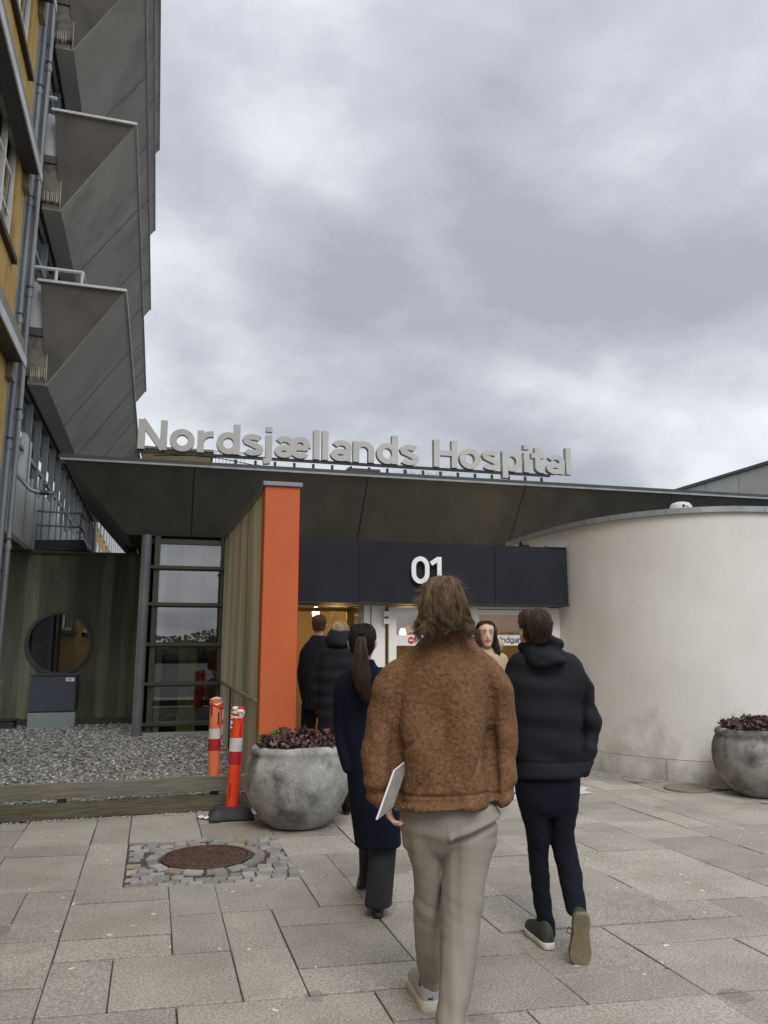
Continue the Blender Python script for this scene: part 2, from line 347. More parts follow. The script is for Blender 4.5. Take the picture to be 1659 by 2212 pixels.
# the curved wall gets its own dirt near the foot
def curved_dirt():
    m = MATS['curved_wall']; t = m.node_tree; n = t.nodes; l = t.links; b = n['Principled BSDF']
    src = b.inputs['Base Color'].links[0].from_socket
    g = n.new('ShaderNodeNewGeometry'); sp = n.new('ShaderNodeSeparateXYZ'); l.new(g.outputs['Position'], sp.inputs[0])
    q = n.new('ShaderNodeTexNoise'); q.inputs['Scale'].default_value = 2.6; q.inputs['Detail'].default_value = 9; q.inputs['Roughness'].default_value = 0.68
    l.new(g.outputs['Position'], q.inputs['Vector'])
    r = n.new('ShaderNodeMapRange'); l.new(sp.outputs[2], r.inputs[0]); r.inputs[1].default_value = 0.0; r.inputs[2].default_value = 1.0; r.inputs[3].default_value = 0.72; r.inputs[4].default_value = 0.0
    a = n.new('ShaderNodeMath'); a.operation = 'MULTIPLY_ADD'; l.new(q.outputs[0], a.inputs[0]); a.inputs[1].default_value = 2.0; a.inputs[2].default_value = -1.22
    s = n.new('ShaderNodeMath'); s.operation = 'ADD'; l.new(a.outputs[0], s.inputs[0]); l.new(r.outputs[0], s.inputs[1])
    c = n.new('ShaderNodeMapRange'); l.new(s.outputs[0], c.inputs[0]); c.inputs[1].default_value = 0.0; c.inputs[2].default_value = 0.75; c.inputs[4].default_value = 0.8
    x = n.new('ShaderNodeMix'); x.data_type = 'RGBA'; l.new(c.outputs[0], x.inputs[0]); l.new(src, x.inputs[6]); x.inputs[7].default_value = (0.25, 0.22, 0.175, 1)
    l.new(x.outputs[2], b.inputs['Base Color'])
curved_dirt()
# light flecks pressed into the slabs and dropped gum
def slab_flecks():
    m = MATS['slab']; t = m.node_tree; n = t.nodes; l = t.links; b = n['Principled BSDF']
    src = b.inputs['Base Color'].links[0].from_socket
    g = n.new('ShaderNodeNewGeometry')
    wn = n.new('ShaderNodeTexNoise'); wn.inputs['Scale'].default_value = 14; wn.inputs['Detail'].default_value = 4; l.new(g.outputs['Position'], wn.inputs['Vector'])
    wv = n.new('ShaderNodeVectorMath'); wv.operation = 'MULTIPLY_ADD'; l.new(wn.outputs['Color'], wv.inputs[0]); wv.inputs[1].default_value = (.09, .05, .0); l.new(g.outputs['Position'], wv.inputs[2])
    for sc, thr, colr, amt in ((150.0, 0.16, (0.62, 0.59, 0.53, 1), 0.7), (120.0, 0.13, (0.15, 0.13, 0.115, 1), 0.75), (7.5, 0.075, (0.75, 0.72, 0.64, 1), 0.85), (1.6, 0.11, (0.13, 0.115, 0.095, 1), 0.45)):
        v = n.new('ShaderNodeTexVoronoi'); v.inputs['Scale'].default_value = sc; l.new(wv.outputs[0] if sc < 20 else g.outputs['Position'], v.inputs['Vector'])
        c = n.new('ShaderNodeMapRange'); l.new(v.outputs['Distance'], c.inputs[0]); c.inputs[1].default_value = thr; c.inputs[2].default_value = thr * 1.25; c.inputs[3].default_value = amt; c.inputs[4].default_value = 0
        rr = n.new('ShaderNodeMath'); rr.operation = 'GREATER_THAN'; sp = n.new('ShaderNodeSeparateXYZ'); l.new(v.outputs['Color'], sp.inputs[0]); l.new(sp.outputs[0], rr.inputs[0]); rr.inputs[1].default_value = 0.55
        mu = n.new('ShaderNodeMath'); mu.operation = 'MULTIPLY'; l.new(c.outputs[0], mu.inputs[0]); l.new(rr.outputs[0], mu.inputs[1])
        x = n.new('ShaderNodeMix'); x.data_type = 'RGBA'; l.new(mu.outputs[0], x.inputs[0]); l.new(src, x.inputs[6]); x.inputs[7].default_value = colr
        src = x.outputs[2]
    l.new(src, b.inputs['Base Color'])
slab_flecks()

# ================================================================ GROUND AND PAVING
WF = lambda x, y, z: Vector((x, y, z))
tag(MB().box(WF, -150, 150, -150, 150, -0.6, -0.09).build('ground', 'asphalt'), 'grey ground around the hospital entrance', kind='structure')
UL = Vector((math.cos(rad(10.2)), math.sin(rad(10.2)), 0)) * 0.297
VL = Vector((-math.sin(rad(16.4)), math.cos(rad(16.4)), 0)) * 0.308
OL = Vector((-1.770, 4.530, 0))
def lat(i, j, z=0.0): return OL + UL * i + VL * j + ZZ * z
pave = MB().hexa([lat(-9, -13, -0.08), lat(30, -13, -0.08), lat(30, 30, -0.08), lat(-9, 30, -0.08), lat(-9, -13, -0.014), lat(30, -13, -0.014), lat(30, 30, -0.014), lat(-9, 30, -0.014)]).build('pavement', 'joint')
tag(pave, 'forecourt paved with grey concrete slabs', kind='structure')
WALL_A = 1.10      # lateral place of the stained wall / orange pillar
FENCE0, FENCE1 = Vector((-4.3, 7.14, 0)), Vector((-0.80, 8.18, 0))
CURVE = [(2.05, 12.6), (2.28, 11.7), (2.52, 10.95), (2.82, 10.3), (3.2, 9.82), (3.62, 9.52), (4.1, 9.36), (4.62, 9.36), (5.15, 9.52), (5.7, 9.85), (6.3, 10.4), (6.8, 11.1), (7.15, 12.0)]
def smooth_curve(pts, n=8):
    P = [Vector((x, y, 0)) for x, y in pts]; o = []
    for i in range(len(P) - 1):
        p0 = P[max(i - 1, 0)]; p1 = P[i]; p2 = P[i + 1]; p3 = P[min(i + 2, len(P) - 1)]
        for k in range(n):
            t = k / n
            o.append(0.5 * ((2 * p1) + (p2 - p0) * t + (2 * p0 - 5 * p1 + 4 * p2 - p3) * t * t + (3 * p1 - p0 - 3 * p2 + p3) * t ** 3))
    o.append(P[-1]); return o
CW = smooth_curve(CURVE)
def in_curve(p):
    if p.y < 9.3 or p.x < 2.0: return False
    for i in range(len(CW) - 1):
        a, b = CW[i], CW[i + 1]
        if a.x <= p.x < b.x: return p.y > a.y + (b.y - a.y) * (p.x - a.x) / (b.x - a.x) - 0.25
    return p.x > 7
def blocked(p):
    f = FENCE1 - FENCE0
    side = f.x * (p.y - FENCE0.y) - f.y * (p.x - FENCE0.x)
    if side / f.length > -0.06 and p.dot(NB) < WALL_A + 0.25: return True
    if in_curve(p): return True
    if p.dot(ME) > 10.0: return True
    return False
occ = {}
slabs = []
def put(i0, j0, i1, j1, hand=False):
    for i in range(i0, i1):
        for j in range(j0, j1):
            if (i, j) in occ: return False
    for i in range(i0, i1):
        for j in range(j0, j1): occ[(i, j)] = 1
    slabs.append((i0, j0, i1, j1)); return True
for i in range(1, 5):
    for j in range(3, 7): occ[(i, j)] = 2          # field of setts round the manhole
hand = [(-2, 7, 0, 9), (-4, 7, -2, 9), (-2, 6, 0, 7), (-4, 6, -2, 7), (-2, 4, 0, 6), (-4, 4, -2, 6), (-3, 3, 0, 4), (-3, 1, -1, 3), (-1, 1, 0, 3), (-2, 0, 0, 1), (-2, -2, 0, 0), (-2, -3, 0, -2), (-2, -5, 0, -3),
        (0, 7, 1, 9), (0, 5, 1, 7), (0, 3, 1, 5), (0, 2, 2, 3), (0, 0, 2, 2), (0, -1, 2, 0), (0, -3, 1, -1), (1, -3, 3, -1), (2, 1, 3, 3), (2, -1, 3, 1), (3, 1, 5, 3), (3, -1, 4, 1), (4, 0, 6, 1), (4, -2, 6, 0), (3, -3, 4, -1), (4, -3, 6, -2),
        (1, 7, 3, 9), (3, 7, 5, 9), (5, 5, 7, 7), (5, 3, 6, 5), (5, 1, 6, 3), (0, -4, 2, -3), (2, -5, 5, -3), (5, -4, 6, -3), (6, -2, 8, 1), (8, -3, 10, -1), (8, -1, 9, 1), (6, -4, 8, -2), (10, -4, 12, -2), (10, -2, 13, -1), (9, 1, 12, 3), (6, 1, 9, 3), (12, 0, 14, 2), (9, -1, 12, 1), (12, -4, 14, -2), (12, 2, 15, 4)]
for r in hand: put(*r)
rs = random.Random(4)
shapes = [(2, 2)] * 5 + [(2, 1)] * 6 + [(1, 2)] * 5 + [(3, 2)] * 1 + [(1, 1)] * 1 + [(3, 1)] * 1
cells = [(i, j) for j in range(-11, 28) for i in range(-8, 28)]
for i, j in cells:
    if (i, j) in occ: continue
    opts = shapes[:]; rs.shuffle(opts)
    for w, h in opts + [(1, 1)]:
        if put(i, j, i + w, j + h): break
def slab_mesh(mb, r, g=0.011, dz=0.0, t=(0, 0)):
    i0, j0, i1, j1 = r; gi = g / 0.297 / 2; gj = (g + .011) / 0.308 / 2
    w = [rs.uniform(-0.003, 0.003) for _ in range(8)]
    p = [(i0 + gi + w[0], j0 + gj + w[1]), (i1 - gi + w[2], j0 + gj + w[3]), (i1 - gi + w[4], j1 - gj + w[5]), (i0 + gi + w[6], j1 - gj + w[7])]
    top = [lat(a, b, dz + t[0] * (a - i0) + t[1] * (b - j0)) for a, b in p]
    mb.hexa([q - ZZ * 0.05 - ZZ * q.z for q in top] + top)
near, far = [], []
for r in slabs:
    c = lat((r[0] + r[2]) / 2, (r[1] + r[3]) / 2)
    if blocked(c): continue
    sx = abs(c.x) / max(c.y, 0.1)
    vis = c.y > 2.3 and sx < 0.62
    (near if vis else far).append((c.length, r))
near.sort()
far += near[296:]; near = near[:296]
for d, r in near:
    mb = MB(); slab_mesh(mb, r, rs.choice([0.004, 0.006, 0.010]), rs.uniform(-0.003, 0.003), (rs.uniform(-1, 1) * 0.0012, rs.uniform(-1, 1) * 0.0012))
    mb.build('paving_slab', 'slab', pave, bevel=0.0025)
mb = MB()
for d, r in far: slab_mesh(mb, r, 0.007, rs.uniform(-0.002, 0.002))
tag(mb.build('outlying_slabs', 'slab', pave), kind='stuff')

# setts: one field round the manhole, a strip along the walls
MH = lat(2.98, 5.22); MR = 0.335
def sett(c, ang, w, h, z, m, holder):
    ca, sa = math.cos(ang), math.sin(ang); k = []
    base = [(-w / 2, -h / 2), (w / 2, -h / 2), (w / 2, h / 2), (-w / 2, h / 2)]
    base = [(a + rs.uniform(-.008, .008), b + rs.uniform(-.008, .008)) for a, b in base]
    lo = [c + Vector((a * ca - b * sa, a * sa + b * ca, -0.04)) for a, b in base]
    hi = [c + Vector((a * .92 * ca - b * .92 * sa, a * .92 * sa + b * .92 * ca, z + rs.uniform(-.003, .003))) for a, b in base]
    mid = [Vector((p.x, p.y, z - 0.012)) for p in lo]
    mb = MB(); mb.rings([lo, mid, hi])
    return mb.build('cobblestone', m, holder, smooth=False)
def pick(): return rs.choices(['cobble_grey', 'cobble_pink', 'cobble_pale', 'cobble_yellow'], [74, 13, 11, 2])[0]
pos = []
nr = 16
for k in range(nr):      # ring round the cover
    a = 2 * math.pi * k / nr
    c = MH + Vector((math.cos(a), math.sin(a), 0)) * (MR + 0.062); sett(c, a + math.pi / 2, 0.135, 0.088, 0.004, pick(), pave); pos.append(c)
jj = 2.93; row = 0
while jj < 7.25:
    ii = 1.03 + (0.13 if row % 2 else 0); x1 = 5.05
    while ii < x1 - 0.1:
        w = rs.uniform(0.27, 0.42); w = min(w, x1 - ii)
        c = lat(ii + w / 2, jj + 0.135)
        if (c - MH).length > MR + 0.155 and w > 0.12:
            if len(pos) < 215: sett(c, rad(13) + rs.uniform(-.06, .06), w * 0.297 - 0.006, 0.288 * 0.308 - 0.006, rs.uniform(-0.008, 0.005), pick(), pave); pos.append(c)
        ii += w
    jj += 0.288; row += 1
mb = MB()
for i in range(0, 64):
    u = i / 64 * (len(CW) - 1) * 0.62; k = int(u); p = CW[k].lerp(CW[k + 1], u - k); d = (CW[k + 1] - CW[k]).normalized(); nrm = Vector((d.y, -d.x, 0))
    for q in range(3):
        c = p + nrm * (0.06 + q * 0.115 + rs.uniform(-.01, .01)) ; ang = math.atan2(d.y, d.x)
        ca, sa = math.cos(ang), math.sin(ang); w, h = 0.05, 0.045
        pts = [(-w, -h), (w, -h), (w, h), (-w, h)]
        z = rs.uniform(0.0, 0.008)
        mb.hexa([c + Vector((a * ca - b * sa, a * sa + b * ca, -0.04)) for a, b in pts] + [c + Vector((a * ca * .9 - b * sa * .9, a * sa * .9 + b * ca * .9, z)) for a, b in pts])
tag(mb.build('sett_strip', 'cobble_grey', pave), kind='stuff')
mb = MB()
for i in range(26):
    for q in range(7):
        c = BF(WALL_A + 0.31 + q * 0.11, 8.0 + i * 0.088 + rs.uniform(-.01, .01), 0); w, h = 0.046, 0.036; z = rs.uniform(0.004, 0.012)
        mb.hexa([c + NB * a + UB * b - ZZ * .04 for a, b in ((-w, -h), (w, -h), (w, h), (-w, h))] + [c + NB * a * .9 + UB * b * .9 + ZZ * z for a, b in ((-w, -h), (w, -h), (w, h), (-w, h))])
tag(mb.build('sett_gutter', 'cobble_grey', pave), kind='stuff')

# manhole covers
def manhole(c, r, label, ms, ribs=True):
    o = empty('manhole_cover', c, label, 'manhole cover')
    fr = MB(); prof = [(r * 0.86, -0.03), (r, -0.03), (r, 0.006), (r * 0.985, 0.010), (r * 0.93, 0.010), (r * 0.92, -0.002), (r * 0.86, -0.002)]
    fr.lathe(c, prof, 48, True); fr.build('frame', ms, o, smooth=False)
    ld = MB(); ld.lathe(c, [(0.01, -0.03), (r * 0.905, -0.03), (r * 0.905, 0.004), (0.01, 0.004)], 48); lid = ld.build('lid', ms, o)
    if ribs:
        st = MB()
        for ring, n in ((0.16, 6), (0.3, 12), (0.44, 18), (0.58, 24), (0.72, 30), (0.84, 36)):
            for k in range(n):
                a = 2 * math.pi * (k + 0.5 * (n % 4 == 0)) / n; q = c + Vector((math.cos(a), math.sin(a), 0)) * r * ring; s_ = r * 0.045
                e1 = Vector((math.cos(a), math.sin(a), 0)) * s_; e2 = Vector((-math.sin(a), math.cos(a), 0)) * s_ * 1.3
                st.hexa([q - e1 - e2 + ZZ * .004, q + e1 - e2 + ZZ * .004, q + e1 + e2 + ZZ * .004, q - e1 + e2 + ZZ * .004] + [q - e1 * .7 - e2 * .7 + ZZ * .011, q + e1 * .7 - e2 * .7 + ZZ * .011, q + e1 * .7 + e2 * .7 + ZZ * .011, q - e1 * .7 + e2 * .7 + ZZ * .011])
        st.build('studs', ms, o)
        rg = MB()
        for rr in (0.375, 0.79): rg.lathe(c, [(r * (rr - .012), .003), (r * (rr + .012), .003), (r * (rr + .010), .009), (r * (rr - .010), .009)], 40, True)
        rg.build('raised_ring', ms, o)
    return o
manhole(MH + ZZ * 0.0, MR, 'rusty brown round manhole cover set among grey cobblestones', 'rust')
mat('cover_tan', (0.17, 0.15, 0.11), 0.85, (0.21, 0.185, 0.14), 5, fine=0.2)
manhole(Vector((3.42, 9.06, 0.012)), 0.26, 'smooth tan round cover by the foot of the pale curved wall', 'cover_tan', ribs=False)

# floor sticker half hidden by the legs
o = empty('floor_sticker', G(1180, 1713), 'white printed sheet stuck to the paving by the curved wall', 'sticker')
z = 0.008
MB().prism([G(1078, 1729, z), G(1118, 1727, z), G(1200, 1722, z), G(1281, 1713, z), G(1262, 1708, z), G(1272, 1703, z), G(1250, 1697, z), G(1098, 1698, z)], (0, 0, 0.002)).build('sheet', 'sticker', o)
MB().prism([G(1092, 1716, z + .004), G(1110, 1710, z + .004), G(1118, 1713, z + .004), G(1104, 1719, z + .004)], (0, 0, .001)).build('arrow', 'sticker_blue', o)
MB().prism([G(1084, 1706, z + .004), G(1104, 1702, z + .004), G(1108, 1705, z + .004), G(1090, 1710, z + .004)], (0, 0, .001)).build('arrow', 'sticker_blue', o)

# ================================================================ GRAVEL BED
gz = 0.13
def gbed(a, t): return BF(a, t, 0)
q0 = FENCE0 + ZZ * gz; q1 = FENCE1 + ZZ * gz
gb = MB(); gb.quad([Vector((-6.5, 6.5, gz - .02)), FENCE0 + Vector((0, .06, gz - .02)), FENCE1 + Vector((0, .06, gz - .02)), BF(WALL_A, 16.4, gz - .02), EF(-6, 16.4, gz - .02)])
tag(gb.build('gravel_bed', 'gravel'), 'bed of loose grey gravel behind the low plank edging', kind='structure')
def inbed(p):
    f = FENCE1 - FENCE0
    return (f.x * (p.y - FENCE0.y) - f.y * (p.x - FENCE0.x)) / f.length > 0.05 and p.dot(NB) < WALL_A - 0.02 and p.dot(ME) < 16.15
tmpl = []
for k in range(10):
    b = bmesh.new(); bmesh.ops.create_icosphere(b, subdivisions=1, radius=1.0)
    for v in b.verts: v.co = Vector((v.co.x * rs.uniform(.75, 1.15), v.co.y * rs.uniform(.6, 1.0), v.co.z * rs.uniform(.4, .7))) * rs.uniform(.85, 1.1)
    b.faces.ensure_lookup_table()
    tmpl.append(([v.co.copy() for v in b.verts], [tuple(v.index for v in f.verts) for f in b.faces])); b.free()
banks = {'stone_a': MB(), 'stone_b': MB(), 'stone_c': MB()}
cnt = 0
while cnt < 15000:
    y = 7.0 + 10 * rs.random() ** 1.5; x = rs.uniform(-0.62 * y - 0.4, 0.6)
    p = Vector((x, y, 0))
    if not inbed(p): continue
    cnt += 1
    vs, fs = tmpl[rs.randrange(10)]; s_ = rs.uniform(0.011, 0.024) * (1 + (y - 7) * 0.045); a = rs.uniform(0, 6.28); ca, sa = math.cos(a), math.sin(a)
    zz_ = gz - .02 + rs.uniform(0, .022) + 0.02 * noise.noise(p * 0.8)
    banks[rs.choices(['stone_a', 'stone_b', 'stone_c'], [66, 8, 26])[0]].add([(x + (v.x * ca - v.y * sa) * s_, y + (v.x * sa + v.y * ca) * s_, zz_ + v.z * s_) for v in vs], fs)
for mname, nm, lb in (('stone_a', 'gravel', 'mid grey gravel stones filling the bed'), ('stone_b', 'pale_gravel', 'pale stones mixed into the gravel bed'), ('stone_c', 'dark_gravel', 'dark stones mixed into the gravel bed')):
    tag(banks[mname].build(nm, mname), lb, 'gravel', kind='stuff')
# spilled stones and litter at the foot of the planks
mb = MB()
for k in range(260):
    t = rs.random(); p = FENCE0.lerp(FENCE1, t) + Vector((0, -0.05 - 0.09 * rs.random() ** 2, 0))
    vs, fs = tmpl[rs.randrange(10)]; s_ = rs.uniform(0.006, 0.017)
    mb.add([(p.x + v.x * s_, p.y + v.y * s_, 0.006 + v.z * s_) for v in vs], fs)
tag(mb.build('spilled_gravel', 'stone_a'), 'stones spilled on the slabs along the plank edging', 'gravel', kind='stuff')
mb = MB()
for k in range(120):
    y = rs.uniform(9, 15.5); x = rs.uniform(-6.5, 0.3); p = Vector((x, y, 0))
    if not inbed(p): continue
    a = rs.uniform(0, 6.3); s_ = rs.uniform(.02, .05); c = Vector((x, y, gz + .022))
    mb.add([c + Vector((math.cos(a) * s_, math.sin(a) * s_, rs.uniform(0, .02))), c + Vector((math.cos(a + 2) * s_ * .6, math.sin(a + 2) * s_ * .6, rs.uniform(0, .02))), c - Vector((math.cos(a) * s_, math.sin(a) * s_, -.01)), c + Vector((math.cos(a - 2) * s_ * .6, math.sin(a - 2) * s_ * .6, 0))], [(0, 1, 2, 3)])
tag(mb.build('dead_leaves', 'leaf_dark'), 'dark fallen leaves scattered on the gravel', 'leaves', kind='stuff')

# plank edging
fd = (FENCE1 - FENCE0).normalized(); fn = Vector((-fd.y, fd.x, 0)); FL = (FENCE1 - FENCE0).length
def FF(s, d, z): return FENCE0 + fd * s + fn * d + ZZ * z
fo = empty('plank_edging', FENCE0, 'low edging of two weathered planks holding back the gravel', 'fence')
for k, (s0, s1) in enumerate(((-0.3, FL - 0.02),)):
    for z0, z1, m in ((0.005, 0.145, 'wood_green'), (0.185, 0.325, 'wood_grey')):
        mb = MB(); n = 14; sec = []
        for i in range(n + 1):
            s_ = s0 + (s1 - s0) * i / n; w = 0.006 * noise.noise(Vector((s_ * 1.3, z0 * 9, 0)))
            sec.append([FF(s_, -0.022 + w, z0 + w), FF(s_, 0.022 + w, z0 + w), FF(s_, 0.022 + w, z1 + w * .6), FF(s_, -0.022 + w, z1 + w * .6)])
        mb.rings(sec); mb.build('plank', m, fo, bevel=0.004)
for s_ in (0.55, 1.35, 2.75, 3.5):
    MB().box(FF, s_ - .04, s_ + .04, 0.026, 0.10, -0.02, 0.29).build('post', 'wood_green', fo)

# ================================================================ GREEN WALL, ROUND WINDOW
gwD = 16.2
go = empty('green_wall', EF(-2.5, gwD, 0), 'dark green algae stained rendered wall with a round window', 'wall')
cxz = (-2.31, 1.655); R0 = 0.585
mb = MB(); seg = 48; x0, x1, z0, z1 = -3.75, -0.62, 0.0, 3.40
circ = [(cxz[0] + math.cos(2 * math.pi * k / seg) * R0, cxz[1] + math.sin(2 * math.pi * k / seg) * R0) for k in range(seg)]
def onsq(a):
    dx, dz = math.cos(a), math.sin(a); t = min([(x1 - cxz[0]) / dx if dx > 1e-6 else 9e9, (x0 - cxz[0]) / dx if dx < -1e-6 else 9e9, (z1 - cxz[1]) / dz if dz > 1e-6 else 9e9, (z0 - cxz[1]) / dz if dz < -1e-6 else 9e9]); return cxz[0] + dx * t, cxz[1] + dz * t
angs = sorted(set([2 * math.pi * k / seg for k in range(seg)] + [math.atan2(z - cxz[1], x - cxz[0]) % (2 * math.pi) for x in (x0, x1) for z in (z0, z1)]))
ci = [(cxz[0] + math.cos(a) * R0, cxz[1] + math.sin(a) * R0) for a in angs]; sq = [onsq(a) for a in angs]; n = len(angs)
vs = [EF(x, gwD, z) for x, z in ci] + [EF(x, gwD, z) for x, z in sq] + [EF(x, gwD + .28, z) for x, z in ci] + [EF(x, gwD + .28, z) for x, z in sq]
fs = []
for k in range(n):
    j = (k + 1) % n; fs += [(k, j, j + n, k + n), (k + 2 * n, k + 3 * n, j + 3 * n, j + 2 * n), (k, k + 2 * n, j + 2 * n, j), (k + n, j + n, j + 3 * n, k + 3 * n)]
mb.add(vs, fs); mb.build('render', 'green_wall', go)
MB().box(EF, x0, x1, gwD - .05, gwD + .33, 3.40, 3.44).build('coping', 'dark_metal', go)
fr = MB(); rings = []
for k in range(seg):
    a = 2 * math.pi * k / seg; c_, s_ = math.cos(a), math.sin(a)
    rings.append([EF(cxz[0] + c_ * r, d, cxz[1] + s_ * r) for r, d in ((R0 + .03, gwD - .03), (R0 - .035, gwD - .03), (R0 - .035, gwD + .10), (R0 + .03, gwD + .10))])
rings.append(rings[0]); fr.rings(rings, caps=False)
wn = fr.build('window_frame', 'olive_frame', go)
MB().prism([EF(cxz[0] + math.cos(2 * math.pi * k / seg) * (R0 - .03), gwD + .06, cxz[1] + math.sin(2 * math.pi * k / seg) * (R0 - .03)) for k in range(seg)], ME * 0.006).build('pane', 'glass_reflect', wn)
MB().box(EF, x0, x1, gwD - .012, gwD - .002, 0.0, 0.24).build('plinth', 'olive_frame', go)
# room behind the round window
ro = MB()
for a0, a1, d0, d1, zz0, zz1 in ((-3.6, -1.0, 18.6, 18.7, 0, 3.2), (-3.7, -3.6, 16.5, 18.7, 0, 3.2), (-1.0, -0.9, 16.5, 18.7, 0, 3.2), (-3.7, -.9, 16.5, 18.7, 3.2, 3.3), (-3.7, -.9, 16.5, 18.7, 0.0, .1)):
    ro.box(EF, a0, a1, d0, d1, zz0, zz1)
tag(ro.build('side_room', 'room_warm'), 'dim brown room seen through the round window', kind='structure')
tag(MB().box(EF, -2.25, -1.95, 18.2, 18.3, 1.1, 2.1).build('red_panel', 'red_print'), 'faded red panel inside behind the round window', 'panel')

# electrical cabinet
co_ = empty('electrical_cabinet', EF(-2.27, 15.75, gz), 'dark blue grey electrical cabinet under the round window', 'cabinet')
MB().box(EF, -2.66, -1.87, 15.62, 15.98, 0.40, 1.06).build('body', 'cabinet', co_, bevel=.008)
MB().box(EF, -2.69, -1.84, 15.60, 16.0, 1.06, 1.085).build('lid', 'cabinet', co_, bevel=.004)
MB().box(EF, -2.63, -1.90, 15.605, 15.617, 0.42, 1.04).build('door', 'cabinet', co_, bevel=.003)
MB().box(EF, -2.67, -1.86, 15.61, 15.99, 0.10, 0.395).build('base', 'cabinet_base', co_, bevel=.004)
pq = MB().box(EF, -2.06, -1.91, 15.596, 15.603, 0.955, 1.02).build('plaque', 'plaque', co_)
MB().tube([EF(-2.26, 15.60, .99), EF(-2.26, 15.59, .99)], .012, 8).build('lock', 'zinc_light', co_)

# ---------------------------------------------------------------- lettering by strokes
def stroke_pts(path, w):
    P = []
    for x, y in path:
        if not P or (Vector((x, y)) - P[-1]).length > 1e-4: P.append(Vector((x, y)))
    n = len(P); Lp, Rp = [], []; closed = (P[0] - P[-1]).length < 1e-4
    for i in range(n):
        if closed and i in (0, n - 1):
            d1 = (P[-1] - P[-2]).normalized(); d2 = (P[1] - P[0]).normalized(); d = (d1 + d2).normalized(); m = 1 / max(0.35, d.dot(d1))
        elif i == 0: d = (P[1] - P[0]).normalized(); m = 1
        elif i == n - 1: d = (P[-1] - P[-2]).normalized(); m = 1
        else:
            d1 = (P[i] - P[i - 1]).normalized(); d2 = (P[i + 1] - P[i]).normalized(); d = (d1 + d2)
            d = d.normalized() if d.length > 1e-6 else d1; m = 1 / max(0.35, d.dot(d1))
        nn = Vector((-d.y, d.x)) * w / 2 * m; Lp.append(P[i] + nn); Rp.append(P[i] - nn)
    return Lp, Rp
def arc(cx, cy, rx, ry, a0, a1, n=14): return [(cx + rx * math.cos(rad(a0 + (a1 - a0) * k / n)), cy + ry * math.sin(rad(a0 + (a1 - a0) * k / n))) for k in range(n + 1)]
WT = 0.19
